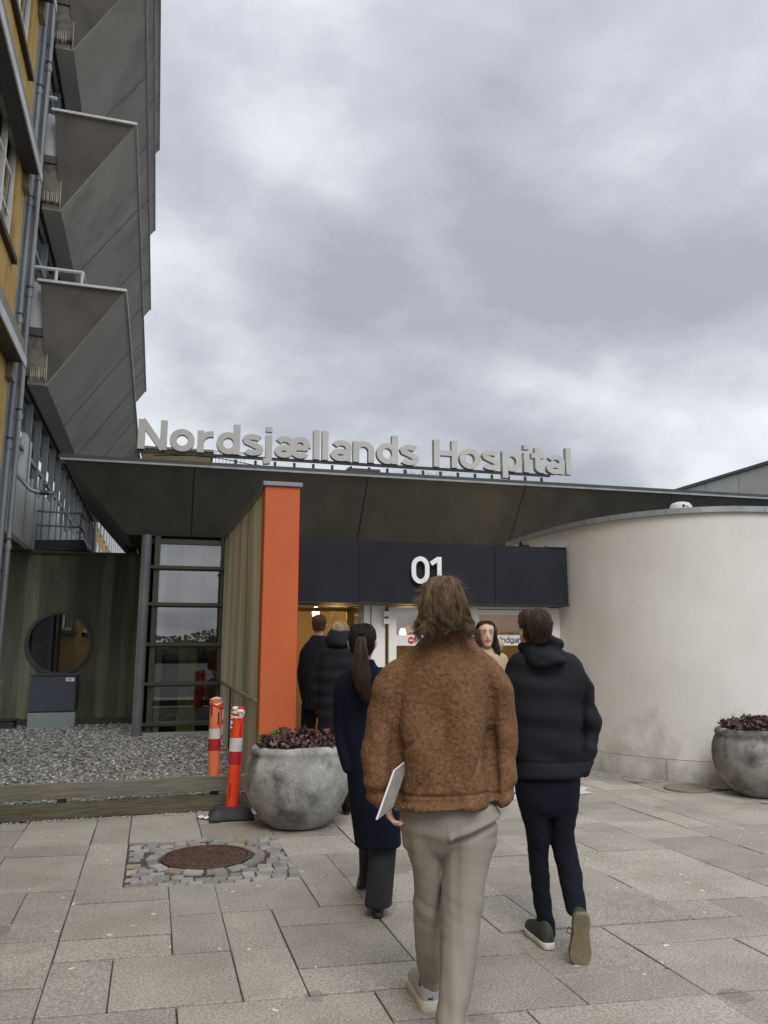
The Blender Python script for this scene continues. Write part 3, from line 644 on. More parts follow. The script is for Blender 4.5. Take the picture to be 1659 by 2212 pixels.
def glyph(ch, w=WT):
    X = 0.74; h = w / 2; S = []       # cap height 1
    if ch == 'N': S = [[(h, 0), (h, 1)], [(.80 - h, 0), (.80 - h, 1)], [(h, 1 - .02), (.80 - h, .02)]]; adv = .80
    elif ch == 'H': S = [[(h, 0), (h, 1)], [(.78 - h, 0), (.78 - h, 1)], [(h, .52), (.78 - h, .52)]]; adv = .78
    elif ch == 'U': S = [[(h, 1), (h, .34)] + arc(.37, .34, .37 - h, .34 - h, 180, 360) + [(.74 - h, 1)]]; adv = .74
    elif ch == 'I': S = [[(h, 0), (h, 1)]]; adv = w
    elif ch == 'A': S = [[(.03 + h * .4, 0), (.38, .97)], [(.73 - h * .4, 0), (.38, .97)], [(.2, .28), (.56, .28)]]; adv = .76
    elif ch == 'B': S = [[(h, 0), (h, 1)], [(h, 1 - h), (.38, 1 - h)] + arc(.40, .75, .22, .25 - h, 90, -90) + [(h, .5)], [(h, .5), (.40, .5)] + arc(.42, .26, .23, .26 - h, 90, -90) + [(h, h)]]; adv = .72
    elif ch == 'o': S = [arc(.35, X / 2, .35 - h, X / 2 + .01 - h, 0, 360, 28)]; adv = .70
    elif ch == 'r': S = [[(h, 0), (h, X)], [(h, X * .45)] + arc(.40, X * .45, .40 - h, X * .55 - h, 180, 88, 8) + [(.46, X - h)]]; adv = .47
    elif ch == 'n': S = [[(h, 0), (h, X)], arc(.33, X - .33 , .33 - h, .34 - h, 180, 0) + [(.66 - h, 0)]]; adv = .66
    elif ch == 'd': S = [arc(.34, X / 2, .34 - h, X / 2 + .01 - h, 0, 360, 28), [(.68 - h, 0), (.68 - h, 1.03)]]; adv = .68
    elif ch == 'p': S = [arc(.34, X / 2, .34 - h, X / 2 + .01 - h, 0, 360, 28), [(h, -.26), (h, X)]]; adv = .68
    elif ch == 'g': S = [arc(.34, X / 2, .34 - h, X / 2 + .01 - h, 0, 360, 28), [(.68 - h, X), (.68 - h, .0)] + arc(.35, 0, .33 - h, .25 - h, 0, -155)]; adv = .68
    elif ch == 'l': S = [[(h, 0), (h, 1.03)]]; adv = w
    elif ch == 'i': S = [[(h, 0), (h, X)], [(h, .86), (h, 1.03)]]; adv = w
    elif ch == 'j': S = [[(h, X), (h, -.08)] + [(h - .02, -.15), (h - .16, -.17)], [(h, .86), (h, 1.03)]]; adv = w
    elif ch == 't': S = [[(.13 + h, .95), (.13 + h, .2)] + arc(.13 + h + .13, .2, .13, .2 - h, 180, 275, 6) + [(.46, h)], [(0, X - h), (.44, X - h)]]; adv = .46
    elif ch == 's': S = [arc(.30, .545, .235 - h * .25, X - .545 - h, 22, 180, 9) + [(.12, .47), (.30, .385), (.48, .29)] + arc(.30, .20, .235 - h * .25, .20 - h, 0, -158, 9)]; adv = .6
    elif ch == 'a': S = [arc(.33, X - .27, .27 - h * .5, .27 - h, 155, 0, 10) + [(.62 - h, 0)], arc(.30, .21, .30 - h, .22 - h, 0, 360, 20)]; adv = .62
    elif ch == 'e': S = [[(.12, X / 2), (.6, X / 2)], arc(.34, X / 2, .34 - h, X / 2 + .01 - h, 0, 320, 22)]; adv = .68
    elif ch == 'æ': S = [arc(.30, X - .27, .24 - h * .4, .27 - h, 155, 20, 8), arc(.28, .21, .28 - h, .22 - h, 0, 360, 20), [(.55, X / 2), (1.0, X / 2)], arc(.76, X / 2, .33 - h, X / 2 + .01 - h, 0, 320, 22)]; adv = 1.09
    elif ch == '0': S = [[(h, .62), (h, .38)] + arc(.34, .38, .34 - h, .38 - h, 180, 360) + [(.68 - h, .62)] + arc(.34, .62, .34 - h, .38 - h, 0, 180)]; adv = .68
    elif ch == '1': S = [[(.34, 0), (.34, 1)], [(.02, .74), (.30, .93)], [(.06, h * .8), (.62, h * .8)]]; adv = .64
    else: adv = .34
    return S, adv
def letter(ch, F, e, z, s, depth, w=WT):
    """F(e, out, z): frame; out is towards the viewer"""
    S, adv = glyph(ch, w); mb = MB()
    for k, pth in enumerate(S):
        Lp, Rp = stroke_pts(pth, w if not (ch == '1' and k == 2) else w * .8)
        f = depth + k * 0.0006 * (1 if depth > .01 else .3); b = -k * 0.0006
        rings = [[F(e + l.x * s, b, z + l.y * s), F(e + r.x * s, b, z + r.y * s), F(e + r.x * s, f, z + r.y * s), F(e + l.x * s, f, z + l.y * s)] for l, r in zip(Lp, Rp)]
        closed = (Vector(pth[0]) - Vector(pth[-1])).length < 1e-4
        mb.rings(rings, caps=not closed)
    return mb, adv * s
def word(text, F, e, z, s, depth, m, parent, gap=0.10, w=WT, name='letter', bevel=0.0):
    for ch in text:
        if ch == ' ': e += .42 * s; continue
        mb, adv = letter(ch, F, e, z, s, depth, w)
        mb.build(name, m, parent); e += adv + gap * s
    return e
def wordlen(text, s, gap=0.10, w=WT):
    return sum((.42 * s) if c == ' ' else glyph(c, w)[1] * s + gap * s for c in text)
word('ABB', lambda e, o, z: EF(e, 15.595 - o, z), -2.035, 0.972, 0.032, 0.001, 'red_print', pq, gap=.08, w=.2)

# small things by the green wall
o = empty('drain_box', EF(-3.05, 15.7, gz), 'small black plastic box on the gravel by the green wall', 'box')
MB().box(EF, -3.22, -2.88, 15.55, 15.85, .12, .26).build('body', 'rubber', o, bevel=.015); MB().box(EF, -3.25, -2.85, 15.53, 15.87, .26, .285).build('lid', 'black_metal', o, bevel=.006)
o = empty('wall_outlet', EF(-3.25, 15.7, .95), 'dirty white pipe stub sticking out at the left edge of the green wall', 'pipe')
MB().tube([EF(-3.6, 15.85, .92), EF(-3.2, 15.7, .92)], .055, 12).build('pipe', 'dirty_white', o, smooth=True, split=40)
MB().tube([EF(-3.27, 15.72, .92), EF(-3.17, 15.69, .92)], .07, 12).build('collar', 'dirty_white', o, smooth=True, split=40)
MB().box(EF, -3.6, -3.3, 15.7, 15.8, .80, .82).build('bracket', 'dirty_white', o)

# ================================================================ LONG BUILDING ON THE LEFT
yb = empty('yellow_wing', BF(-2.5, 8, 0), 'yellow rendered building wing with white windows and projecting ledges', 'building')
T_END = 13.12
st = [(2.0, 4.3), (7.70, 9.62), (7.70 + 3.3, 12.92), (14.3, 16.22), (17.6, 19.5)]    # window heights per storey
wins = [(3.6, 5.5), (6.9, 8.8), (10.3, 12.5)]
mb = MB(); zs = 0.0
for (w0, w1) in st + [(23, 23)]:
    mb.box(BF, -2.9, -2.5, -2.0, T_END, zs, w0)
    if w1 > 22: break
    te = -2.0
    for (a, b) in wins:
        mb.box(BF, -2.9, -2.5, te, a, w0, w1); te = b
    mb.box(BF, -2.9, -2.5, te, T_END, w0, w1); zs = w1
mb.build('wall', 'yellow', yb)
MB().box(BF, -2.93, -2.49, T_END, T_END + .14, 0, 23).build('corner_strip', 'zinc_light', yb)
MB().box(BF, -3.6, -3.5, -2, T_END, 0, 23).build('back_wall', 'dark_gap', yb)
for (w0, w1) in st:
    for (a, b) in wins:
        f = MB(); x0, x1 = -2.62, -2.55
        nn = 3
        for t0, t1, z0, z1 in [(a, b, w0, w0 + .09), (a, b, w1 - .09, w1)] + [(a + (b - a - .09) * k / nn, a + (b - a - .09) * k / nn + .09, w0 + .09, w1 - .09) for k in range(nn + 1)]:
            f.box(BF, x0, x1, t0, t1, z0, z1)
        for k in range(nn):
            ta = a + (b - a - .09) * k / nn + .09; tb = a + (b - a - .09) * (k + 1) / nn
            for q in (1, 2): zq = w0 + (w1 - w0) * q / 3; f.box(BF, x0 + .02, x1 - .02, ta, tb, zq - .02, zq + .02)
        wf = f.build('window', 'white_frame', yb)
        for k in range(nn):
            ta = a + (b - a - .09) * k / nn + .09; tb = a + (b - a - .09) * (k + 1) / nn
            MB().box(BF, -2.592, -2.588, ta, tb, w0 + .09, w1 - .09).build('pane', 'glass_facade', wf)
        MB().box(BF, -2.56, -2.42, a - .05, b + .12, w0 - .10, w0 - .003).build('sill', 'brown_sill', wf)
        MB().tube([BF(-2.60, b - .18, w0 + .5), BF(-2.50, b - .55, w0 + 1.05)], .012, 6).build('stay', 'grey_frame', wf)
for zb in (6.05, 9.35, 12.65, 15.95):
    te = 12.85
    MB().box(BF, -2.497, -2.25, -2, te, zb, zb + .05).build('ledge_soffit', 'dark_metal', yb)
    MB().hexa([BF(-2.497, -2, zb + .053), BF(-2.25, -2, zb + .053), BF(-2.25, te, zb + .053), BF(-2.497, te, zb + .053), BF(-2.497, -2, zb + .46), BF(-2.27, -2, zb + .40), BF(-2.27, te, zb + .40), BF(-2.497, te, zb + .46)]).build('ledge', 'taupe', yb)
    MB().box(BF, -2.247, -2.225, -2, te + .15, zb - .04, zb + .12).build('ledge_lip', 'white_metal', yb)
    MB().box(BF, -2.497, -2.40, te + .003, T_END, zb - .25, zb + .35).build('ledge_bracket', 'taupe', yb)

# rainwater pipes
for a, t, r, lb in ((-2.46, 13.36, .062, 'thick zinc downpipe running up the corner of the yellow wall'), (-2.335, 13.36, .042, 'thinner zinc downpipe just right of the thick one on the building corner')):
    o = empty('downpipe', BF(a, t, 0), lb, 'pipe', 'downpipes on the building corner')
    MB().tube([BF(a, t, -.02), BF(a, t, 23)], r, 16).build('pipe', 'zinc', o, smooth=True, split=40)
    for k in range(8):
        z = 2.6 + k * 2.15 + (0.5 if r < .055 else 0)
        MB().tube([BF(a, t, z), BF(a, t, z + .10)], r + .012, 16).build('collar', 'zinc', o, smooth=True, split=40)
        MB().tube([BF(a, t, z + .16), BF(a, t, z + .19)], r + .008, 16).build('clamp', 'dark_metal', o, smooth=True, split=40)
        MB().box(BF, a - .22 if r > .055 else a - .08, a - r, t - .01, t + .01, z + .16, z + .18).build('bracket', 'dark_metal', o)

# glazed wing behind the pipes
gwg = empty('glazed_wing', BF(-2.4, 20, 0), 'long glazed hospital wing with grey mullions behind the balconies', 'building')
GA = -2.42
levels = [(3.50, 6.0), (7.05, 9.3), (10.35, 12.6), (13.65, 15.9), (16.95, 19.2)]
for li, (z0, z1) in enumerate(levels):
    t = 13.85; tend = 30.0; w = 1.12 if li == 0 else 1.3
    MB().box(BF, GA - .30, GA, 13.75, tend, z1, (levels[li + 1][0] if li < 4 else 21)).build('spandrel', 'concrete_stain' if li == 0 else 'grey_frame', gwg)
    MB().box(BF, GA - .9, GA - .8, 13.7, tend, z0 - .1, z1).build('inner_wall', 'room_dark', gwg)
    zt = z0 + (z1 - z0) * (0.62 if li == 0 else .7)
    MB().box(BF, GA - .05, GA + .005, 13.85, tend, zt - .035, zt + .035).build('transom', 'grey_frame', gwg)
    while t < tend - .2:
        MB().box(BF, GA - .07, GA + .03, t - .035, t + .035, z0, z1).build('mullion', 'grey_frame', gwg)
        for k, (a, b, q0, q1) in enumerate(((t + .035, t + w - .035, z0, zt - .035), (t + .035, t + w - .035, zt + .035, z1))):
            MB().box(BF, GA - .03, GA - .025, a, b, q0, q1).build('pane', 'glass_facade', gwg)
        if li == 0:
            for q in range(5):
                tt = t + .14 + q * (w - .1) / 5
                if rs.random() < .85: MB().box(BF, GA - .015, GA + .012, tt, tt + .055, z0 + .15, zt - rs.choice([.05, .3, .5])).build('sky_reflection_strip', 'white_metal', gwg)  # white strips imitate ribbed sky reflections on the lowest panes
        t += w
MB().box(BF, GA - .1, GA + .02, 13.75, 16.45, 3.46, 4.5).build('white_panel', 'white_panel', gwg)
MB().box(BF, GA - .1, GA + .012, 14.55, 15.3, 4.503, 5.35).build('white_panel', 'white_panel', gwg)
MB().box(BF, GA - .3, GA, 17.0, 30, 0, 2.9).build('base_wall', 'white_panel', gwg)
# far yellow part of the wing
fy = empty('far_yellow_wing', BF(-2.5, 38, 0), 'distant yellow part of the wing with narrow white windows seen under the balconies', 'building')
MB().box(BF, -3.2, -2.55, 30.1, 62, 0, 9.3).build('wall', 'yellow', fy)
for k in range(15):
    t = 31 + k * 2.0
    for z0 in (3.4, 6.4):
        f = MB().box(BF, -2.60, -2.50, t, t + 1.05, z0, z0 + 2.4).build('window', 'white_metal', fy)
        MB().box(BF, -2.503, -2.49, t + .1, t + .95, z0 + .1, z0 + 2.3).build('pane', 'glass_facade', f)
MB().tube([BF(-2.38, 30.4, 0), BF(-2.38, 30.4, 9.2)], .07, 10).build('downpipe', 'zinc', fy, smooth=True)
MB().box(BF, -3.2, -1.1, 30.4, 31.6, 9.2, 10.2).build('roof_box', 'dark_metal', fy)
MB().box(BF, -3.0, -1.3, 31.7, 33.4, 9.0, 9.9).build('roof_box', 'dark_metal', fy)

# balconies
for k in range(5):
    dz = 3.3 * k
    zs0, zt0 = 6.05 + dz, 7.81 + dz
    bo = empty('balcony', BF(-1.5, 14, zs0), ['lowest folded concrete balcony, directly above the fascia, with a white rail stub', 'second long folded concrete balcony up, its end face beside the downpipes', 'third long folded concrete balcony up, topmost with its joint visible', 'fourth long folded concrete balcony up, a thin strip against the sky', 'highest folded concrete balcony above the top of the view'][k], 'balcony', 'concrete balconies on the long building')
    tn = 13.62; tf = 29.3 if k < 4 else 29
    so_ = MB(); n = 8
    t0 = 13.9
    for q in range(n):
        a, b = t0 + (tf - t0) * q / n, t0 + (tf - t0) * (q + 1) / n
        MB().hexa([BF(-2.36, a + .008, zs0), BF(-2.036, a + .008, zs0), BF(-2.036, b - .008, zs0), BF(-2.36, b - .008, zs0), BF(-2.36, a + .008, zs0 + .12), BF(-2.036, a + .008, zs0 + .12), BF(-2.036, b - .008, zs0 + .12), BF(-2.36, b - .008, zs0 + .12)]).build('soffit_panel', 'soffit', bo)
    pn = 6; L0 = (tf - 13.9) / pn
    for q in range(pn):
        a = 13.9 + L0 * q; b = a + L0; an = tn if q == 0 else a
        ga = 0 if q == 0 else .009
        A_, B_, C_, D_ = BF(-2.032, a + ga, zs0), BF(-2.032, b - .009, zs0), BF(-.84, b - .009, zt0), BF(-.84, an + ga, zt0)
        nrm = (NB * (zt0 - zs0) - ZZ * (2.032 - .84)).normalized()
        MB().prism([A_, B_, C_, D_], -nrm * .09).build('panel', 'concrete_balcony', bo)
        if q:
            sl_ = (D_ - A_); MB().tube([A_ + nrm * .004 + sl_ * .01, A_ + nrm * .004 + sl_ * .5, A_ + nrm * .004 + sl_ * .99], .017, 6).build('joint_bead', 'bead', bo)
    # end face
    A_, B_, C_ = BF(-2.055, 13.895, zs0 + .01), BF(-.85, 13.615, zt0 - .003), BF(-2.22, 13.60, zt0 - .003)
    C2 = BF(-2.10, 13.80, zs0 + .5)
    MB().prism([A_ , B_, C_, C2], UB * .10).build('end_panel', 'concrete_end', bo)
    MB().hexa([BF(-2.27, 13.56, zt0), BF(-.80, 13.56, zt0), BF(-.80, 13.72, zt0), BF(-2.27, 13.72, zt0), BF(-2.27, 13.56, zt0 + .045), BF(-.80, 13.56, zt0 + .045), BF(-.80, 13.72, zt0 + .045), BF(-2.27, 13.72, zt0 + .045)]).build('cap', 'white_metal', bo)
    cap = MB().box(BF, -.90, -.80, 13.723, tf, zt0, zt0 + .05).build('cap', 'white_metal', bo)
    # slab end and white panel over it
    MB().box(BF, -2.42, -2.06, 13.80, 13.95, zs0 + .12, zs0 + .84).build('slab_end', 'concrete_stain', bo)
    MB().box(BF, -2.42, -2.06, 13.775, 13.95, zs0 + .843, zs0 + .99).build('slab_edge', 'dark_metal', bo)
    MB().hexa([BF(-2.42, 13.84, zs0 + .993), BF(-2.06, 13.84, zs0 + .993), BF(-2.06, 13.93, zs0 + .993), BF(-2.42, 13.93, zs0 + .993), BF(-2.42, 13.84, zt0 + .1), BF(-2.21, 13.84, zt0 + .1), BF(-2.21, 13.93, zt0 + .1), BF(-2.42, 13.93, zt0 + .1)]).build('white_panel', 'white_panel', bo)
    # lime runs hanging under the slab end
    mb = MB()
    for q in range(8 if k < 2 else 5):
        x = -2.30 + q * .032 + rs.uniform(-.008, .008); ln = rs.uniform(.02, .13)
        mb.tube([BF(x, 13.79, zs0 + .30 - ln * .2), BF(x, 13.788, zs0 + .12), BF(x, 13.79, zs0 + .12 - ln)], [.005, .009, .002], 5)
    mb.tube([BF(-2.05, 13.80, zs0 + .55), BF(-2.045, 13.81, zs0 + .2), BF(-2.04, 13.83, zs0 - .06)], [.006, .012, .003], 6)
    mb.build('lime_drips', 'lime', bo)
    MB().box(BF, GA, GA + .07, 13.9, tf, zs0 + .0, zs0 + .16).build('dark_trim', 'dark_gap', bo)  # near-black strip filling the gap between glazing and soffit panels
    if k in (0, 1):
        MB().tube([BF(-2.42, 13.62, zt0 + .27), BF(-1.55 if k == 0 else -2.2, 13.62, zt0 + .27)], .032, 10).build('rail', 'white_metal', bo, smooth=True, split=40)
        if k == 0:
            for x in (-1.98, -1.56): MB().tube([BF(x, 13.62, zt0 + .04), BF(x, 13.62, zt0 + .27)], .028, 10).build('rail_post', 'white_metal', bo, smooth=True, split=40)
            MB().tube([BF(-1.55, 13.62, zt0 + .27), BF(-1.55, 14.6, zt0 + .27)], .028, 8).build('rail', 'white_metal', bo, smooth=True, split=40)

# low black canopy with rails over the green wall
bc = empty('black_canopy', BF(-2.1, 17, 3.5), 'flat black canopy with pale pipe rails above the green wall', 'canopy')
MB().hexa([BF(-2.42, 16.5, 3.46), BF(-1.42, 16.5, 3.52), BF(-1.30, 17.6, 3.52), BF(-2.42, 17.6, 3.46), BF(-2.42, 16.5, 3.68), BF(-1.50, 16.5, 3.72), BF(-1.5, 17.6, 3.72), BF(-2.42, 17.6, 3.68)]).build('slab', 'black_metal', bc)
for z in (3.98, 4.26): MB().tube([BF(-2.40, 16.5, z), BF(-1.58, 16.5, z - .01), BF(-1.58, 18.2, z - .01)], .02, 8).build('rail', 'zinc_light', bc, smooth=True)
for x in (-2.40, -1.58): MB().tube([BF(x, 16.5, 3.7), BF(x, 16.5, 4.26)], .018, 8).build('rail_post', 'zinc_light', bc, smooth=True)
MB().tube([BF(-2.4, 18.2, 3.7), BF(-1.58, 18.2, 3.7)], .02, 6).build('rail', 'zinc_light', bc)
vp = empty('valve_pipe', BF(-2.2, 13.6, 4.2), 'thick grey pipe with a hand valve running from the downpipes to the rail', 'pipe')
MB().tube([BF(-2.36, 13.4, 4.40), BF(-2.08, 13.4, 4.10), BF(-1.98, 13.4, 4.07), BF(-1.72, 13.4, 4.07)], .033, 10).build('pipe', 'zinc', vp, smooth=True)
MB().tube([BF(-1.93, 13.4, 4.07), BF(-1.80, 13.4, 4.07)], .048, 10).build('valve_body', 'dark_metal', vp, smooth=True, split=40)
MB().tube([BF(-1.865, 13.4, 4.07), BF(-1.865, 13.4, 4.19)], .012, 8).build('valve_stem', 'dark_metal', vp)
MB().box(BF, -1.91, -1.82, 13.38, 13.42, 4.19, 4.205).build('hand_wheel', 'dark_metal', vp)

# ================================================================ CONCRETE FASCIA ABOVE THE ENTRANCE
dB, dT, zB, zT = 13.9, 13.0, 3.50, 4.55
fo2 = empty('roof_fascia', EF(2, 13.5, 3.5), 'dark inclined concrete fascia running across above the entrance', 'roof')
nrmF = Vector((0, 0, 0)) + (EE.cross((EF(0, dT, zT) - EF(0, dB, zB)).normalized())).normalized()
if nrmF.dot(ME) < 0: nrmF = -nrmF
xs = [0.07, 3.07, 6.10, 9.25, 12.3, 15.4, 18.5]
A_ = EF(-1.0, dB, zB); D_ = EF(-1.96, dT, zT)
MB().prism([A_, EF(xs[0] - .008, dB, zB), EF(xs[0] - .008, dT, zT), D_], nrmF * .12).build('panel', 'concrete_fascia', fo2)
for i in range(len(xs) - 1):
    a, b = xs[i] + .008, xs[i + 1] - .008
    MB().prism([EF(a, dB, zB), EF(b, dB, zB), EF(b, dT, zT), EF(a, dT, zT)], nrmF * .12).build('panel', 'concrete_fascia', fo2)
MB().prism([EF(-.9, dB + .06, zB + .01), EF(18, dB + .06, zB + .01), EF(18, dT + .06, zT), EF(-1.8, dT + .06, zT)], nrmF * .04).build('backing', 'dark_gap', fo2)
# return running back along the long building
B0 = A_ + UB * 5.0; T0 = D_ + UB * 5.0
cr_ = MB().prism([A_ + NB * .001, D_ + NB * .001, T0, B0], NB * .10 + ZZ * .05)
cr_.build('return_panel', 'concrete_fascia', fo2)
MB().hexa([EF(-2.03, dT - .05, zT + .003), EF(18.5, dT - .05, zT + .003), EF(18.5, dT + .25, zT + .003), EF(-2.03, dT + .25, zT + .003), EF(-2.03, dT - .05, zT + .035), EF(18.5, dT - .05, zT + .035), EF(18.5, dT + .25, zT + .035), EF(-2.03, dT + .25, zT + .035)]).build('drip_edge', 'zinc_light', fo2)
MB().box(EF, -2.05, 18.5, dT - .03, dT + .30, zT + .038, zT + .10).build('coping', 'dark_metal', fo2)
MB().prism([D_ + ZZ * .038 - NB * .02, D_ + ZZ * .038 + NB * .2, T0 + ZZ * .038 + NB * .2, T0 + ZZ * .038 - NB * .02], ZZ * .085).build('coping', 'dark_metal', fo2)
MB().box(EF, -1.6, 18.5, dT + .3, 17.5, zT - .1, zT).build('roof', 'dark_metal', fo2)
MB().box(EF, -.95, 0.9, dB + .12, 17.5, zB - .0, zB + .08).build('underside', 'dark_gap', fo2)
o = empty('cable_lamp', EF(-1.02, 16.1, 3.42), 'small round black fitting under the left corner of the fascia', 'lamp')
MB().ball(EF(-1.13, 16.0, 3.50), .09, .09, .07).build('body', 'black_metal', o, smooth=True)

# round column and glazed bay
o = empty('round_column', EF(-.67, 13.85, 0), 'slim round grey steel column at the corner of the glazed bay', 'column')
MB().tube([EF(-.67, 13.86, 0), EF(-.67, 13.86, 3.5)], .085, 20).build('shaft', 'column_grey', o, smooth=True, split=40)
MB().tube([EF(-.67, 13.86, gz - .03), EF(-.67, 13.86, gz + .05)], .10, 20).build('foot', 'column_grey', o, smooth=True, split=40)
gb_ = empty('glazed_bay', EF(0, 13.9, 0), 'tall dark framed glazed bay between the grey column and the stained wall', 'window')
gd = 13.92
for e0, e1 in ((-.53, -.44), (.60, .75)): MB().box(EF, e0, e1, gd - .06, gd + .06, .17, 3.495).build('mullion', 'olive_frame', gb_)
MB().box(EF, -.60, .78, gd - .08, gd + .08, .02, .17).build('plinth', 'cabinet_base', gb_)
zl = [.30, .96, 1.62, 2.30, 2.94, 3.40]
for i, z in enumerate(zl):
    MB().box(EF, -.437, .597, gd - .05, gd + .05, z - .04, z + .04).build('transom', 'olive_frame', gb_)
    if i < 5: MB().box(EF, -.60, .66, gd - .105, gd - .063, z - .02, z + .035).build('transom_cap', 'olive_frame', gb_)
for i in range(5): MB().box(EF, -.437, .597, gd - .003, gd + .003, zl[i] + .043, zl[i + 1] - .043).build('pane', 'glass_reflect', gb_)
MB().box(EF, .76, 1.5, gd - .02, gd + .06, 0, 3.49).build('side_frame', 'olive_frame', gb_)
rm = MB()
for b in ((-.7, 1.2, 17.0, 17.1, 0, 3.4), (-.66, -.60, 14.02, 17.1, 0, 3.4), (1.2, 1.3, 14.0, 17.1, 0, 3.4), (-.6, 1.3, 14.02, 17.1, 3.38, 3.48), (-.6, 1.3, 14.02, 17.1, 0.05, .15)): rm.box(EF, *b)
tag(rm.build('bay_room', 'room_dark'), 'dim room behind the glazed bay', kind='structure')
tag(MB().box(EF, -.04, .27, 14.06, 14.35, .15, 3.38).build('lime_pillar', 'pillar_lime'), 'lime green pillar standing inside the glazed bay', 'pillar')
tag(MB().box(EF, -.42, -.33, 14.04, 14.12, .15, 3.38).build('inner_post', 'white_panel'), 'pale post inside the glazed bay left of the lime pillar', 'post')

# ================================================================ STAINED WALL AND ORANGE PILLAR
PT = 8.25; PZ = 3.34
sw = empty('stained_wall', BF(WALL_A, 11, 0), 'beige wall with dark green streaks running back behind the orange pillar', 'wall')
cuts = [PT + .12, 11.9, 13.85]
for i in range(2):
    t0, t1 = cuts[i] + (.006 if i else 0), cuts[i + 1] - .006
    zt = lambda t: PZ - .03 + (t - PT) * .028
    for z0, z1f in ((0, None), (1.02, 1)):
        if z1f is None: MB().box(BF, WALL_A, WALL_A + .17, t0, t1, 0, 1.0).build('wall_panel', 'stained_wall', sw)
        else: MB().hexa([BF(WALL_A, t0, 1.012), BF(WALL_A + .17, t0, 1.012), BF(WALL_A + .17, t1, 1.012), BF(WALL_A, t1, 1.012), BF(WALL_A, t0, zt(t0)), BF(WALL_A + .17, t0, zt(t0)), BF(WALL_A + .17, t1, zt(t1)), BF(WALL_A, t1, zt(t1))]).build('wall_panel', 'stained_wall', sw)
MB().box(BF, WALL_A + .03, WALL_A + .14, PT + .1, 13.85, 0, 3.3).build('core', 'dark_gap', sw)
MB().tube([BF(WALL_A - .02, PT + .25, 1.0), BF(WALL_A - .02, 13.8, 1.0)], .024, 8).build('drip_rail', 'taupe', sw, smooth=True)
MB().prism([BF(WALL_A - .03, PT + .1, zt(PT) + .0), BF(WALL_A + .2, PT + .1, zt(PT)), BF(WALL_A + .2, 13.9, zt(13.9)), BF(WALL_A - .03, 13.9, zt(13.9))], ZZ * .04).build('coping', 'zinc', sw)
MB().tube([BF(WALL_A - .015, 11.75, 0), BF(WALL_A - .015, 11.75, 1.0)], .012, 6).build('cover_strip', 'dark_gap', sw)
op = empty('orange_pillar', BF(WALL_A + .17, PT, 0), 'tall flat orange pillar with a grey metal cap', 'pillar')
e0 = BF(WALL_A, PT, 0).dot(EE); d0 = BF(WALL_A, PT, 0).dot(ME)
MB().box(EF, e0 - .035, e0 + .345, d0, d0 + .34, 0, PZ - .03).build('shaft', 'orange', op, bevel=.006)
MB().box(EF, e0 - .06, e0 + .37, d0 - .025, d0 + .36, PZ - .028, PZ + .02).build('cap', 'zinc', op, bevel=.004)

# ================================================================ SIGN
sd_ = dT - .02
so2 = empty('roof_sign', EF(3, sd_, 4.7), 'large light grey sign letters reading Nordsjællands Hospital standing on the fascia', 'sign')
zb = 4.815; s_ = 0.51; e_0 = -.86
text = 'Nordsjællands Hospital'
FN = lambda e, o, z: EF(e, sd_ + .10 - o, z)
ll = wordlen(text, s_, .075)
sx = (7.10 + .86) / ll
FNs = lambda e, o, z: EF(e_0 + e * sx, sd_ + .10 - o, z)
word(text, FNs, 0, zb, s_, .11, 'letters', so2, gap=.075)
MB().box(EF, -.9, 6.62, sd_ + .02, sd_ + .07, zb - .055, zb - .008).build('rail', 'black_metal', so2)
x = .75
while x < 6.6:
    MB().box(EF, x - .022, x + .022, sd_ + .03, sd_ + .06, zT + .095, zb - .078).build('post', 'black_metal', so2); x += .335
MB().tube([EF(-.6, sd_ + .2, 4.76), EF(0, sd_ + .2, 4.80), EF(.5, sd_ + .2, 4.78), EF(1.1, sd_ + .2, 4.69), EF(1.15, sd_ + .1, 4.68)], .008, 5).build('cable', 'black_metal', so2)
# things on the roof behind the sign
o = empty('rooftop_brick_house', EF(.2, 26, 5), 'brown brick rooftop structure with a white rail just visible under the sign', 'building')
r0 = onE(308, 973, 26); r1 = onE(462, 985, 26)
MB().box(EF, r0[0], r1[0] - .1, 26, 28, 4, r1[1] + .12).build('wall', 'brick_far', o)
MB().box(EF, r0[0] - .1, r1[0], 25.95, 28.1, r1[1] + .123, r1[1] + .2).build('roof_edge', 'taupe', o)
for k in range(9): MB().box(EF, r1[0] + .05 + k * .12, r1[0] + .08 + k * .12, 26.0, 26.03, r1[1] - .6, r1[1] + .14).build('baluster', 'white_metal', o)
MB().box(EF, r1[0] + .02, r1[0] + 1.1, 25.99, 26.04, r1[1] + .15, r1[1] + .2).build('handrail', 'white_metal', o)
q = onE(785, 1020, 24)
o = empty('roof_vent_box', EF(q[0], 24, 5), 'small brown roof box peeping over the fascia under the letter a', 'vent')
MB().box(EF, q[0] - .45, q[0] + .45, 24, 25, 4, q[1] + .02).build('body', 'brick_far', o); MB().box(EF, q[0] - .55, q[0] + .55, 23.9, 25.1, q[1] + .023, q[1] + .1).build('lid', 'dark_metal', o)
# bare twigs behind the sign
q = onE(905, 1032, 22); tw = MB()
def twig(p, d, l, r, dep):
    e = p + d * l; tw.tube([p, e], [r, r * .6], 4)
    if dep:
        for _ in range(3): twig(e, (d + Vector((rs.uniform(-.8, .8), rs.uniform(-.5, .5), rs.uniform(-.2, .5)))).normalized(), l * .7, r * .6, dep - 1)
for k in range(3): twig(EF(q[0] - .5 + k * .6, 22, q[1] - .9), Vector((rs.uniform(-.3, .3), 0, 1)).normalized(), .42, .012, 4)
tag(tw.build('bare_shrub', 'bark'), 'bare twiggy shrub top just showing behind the sign rail', 'shrub')
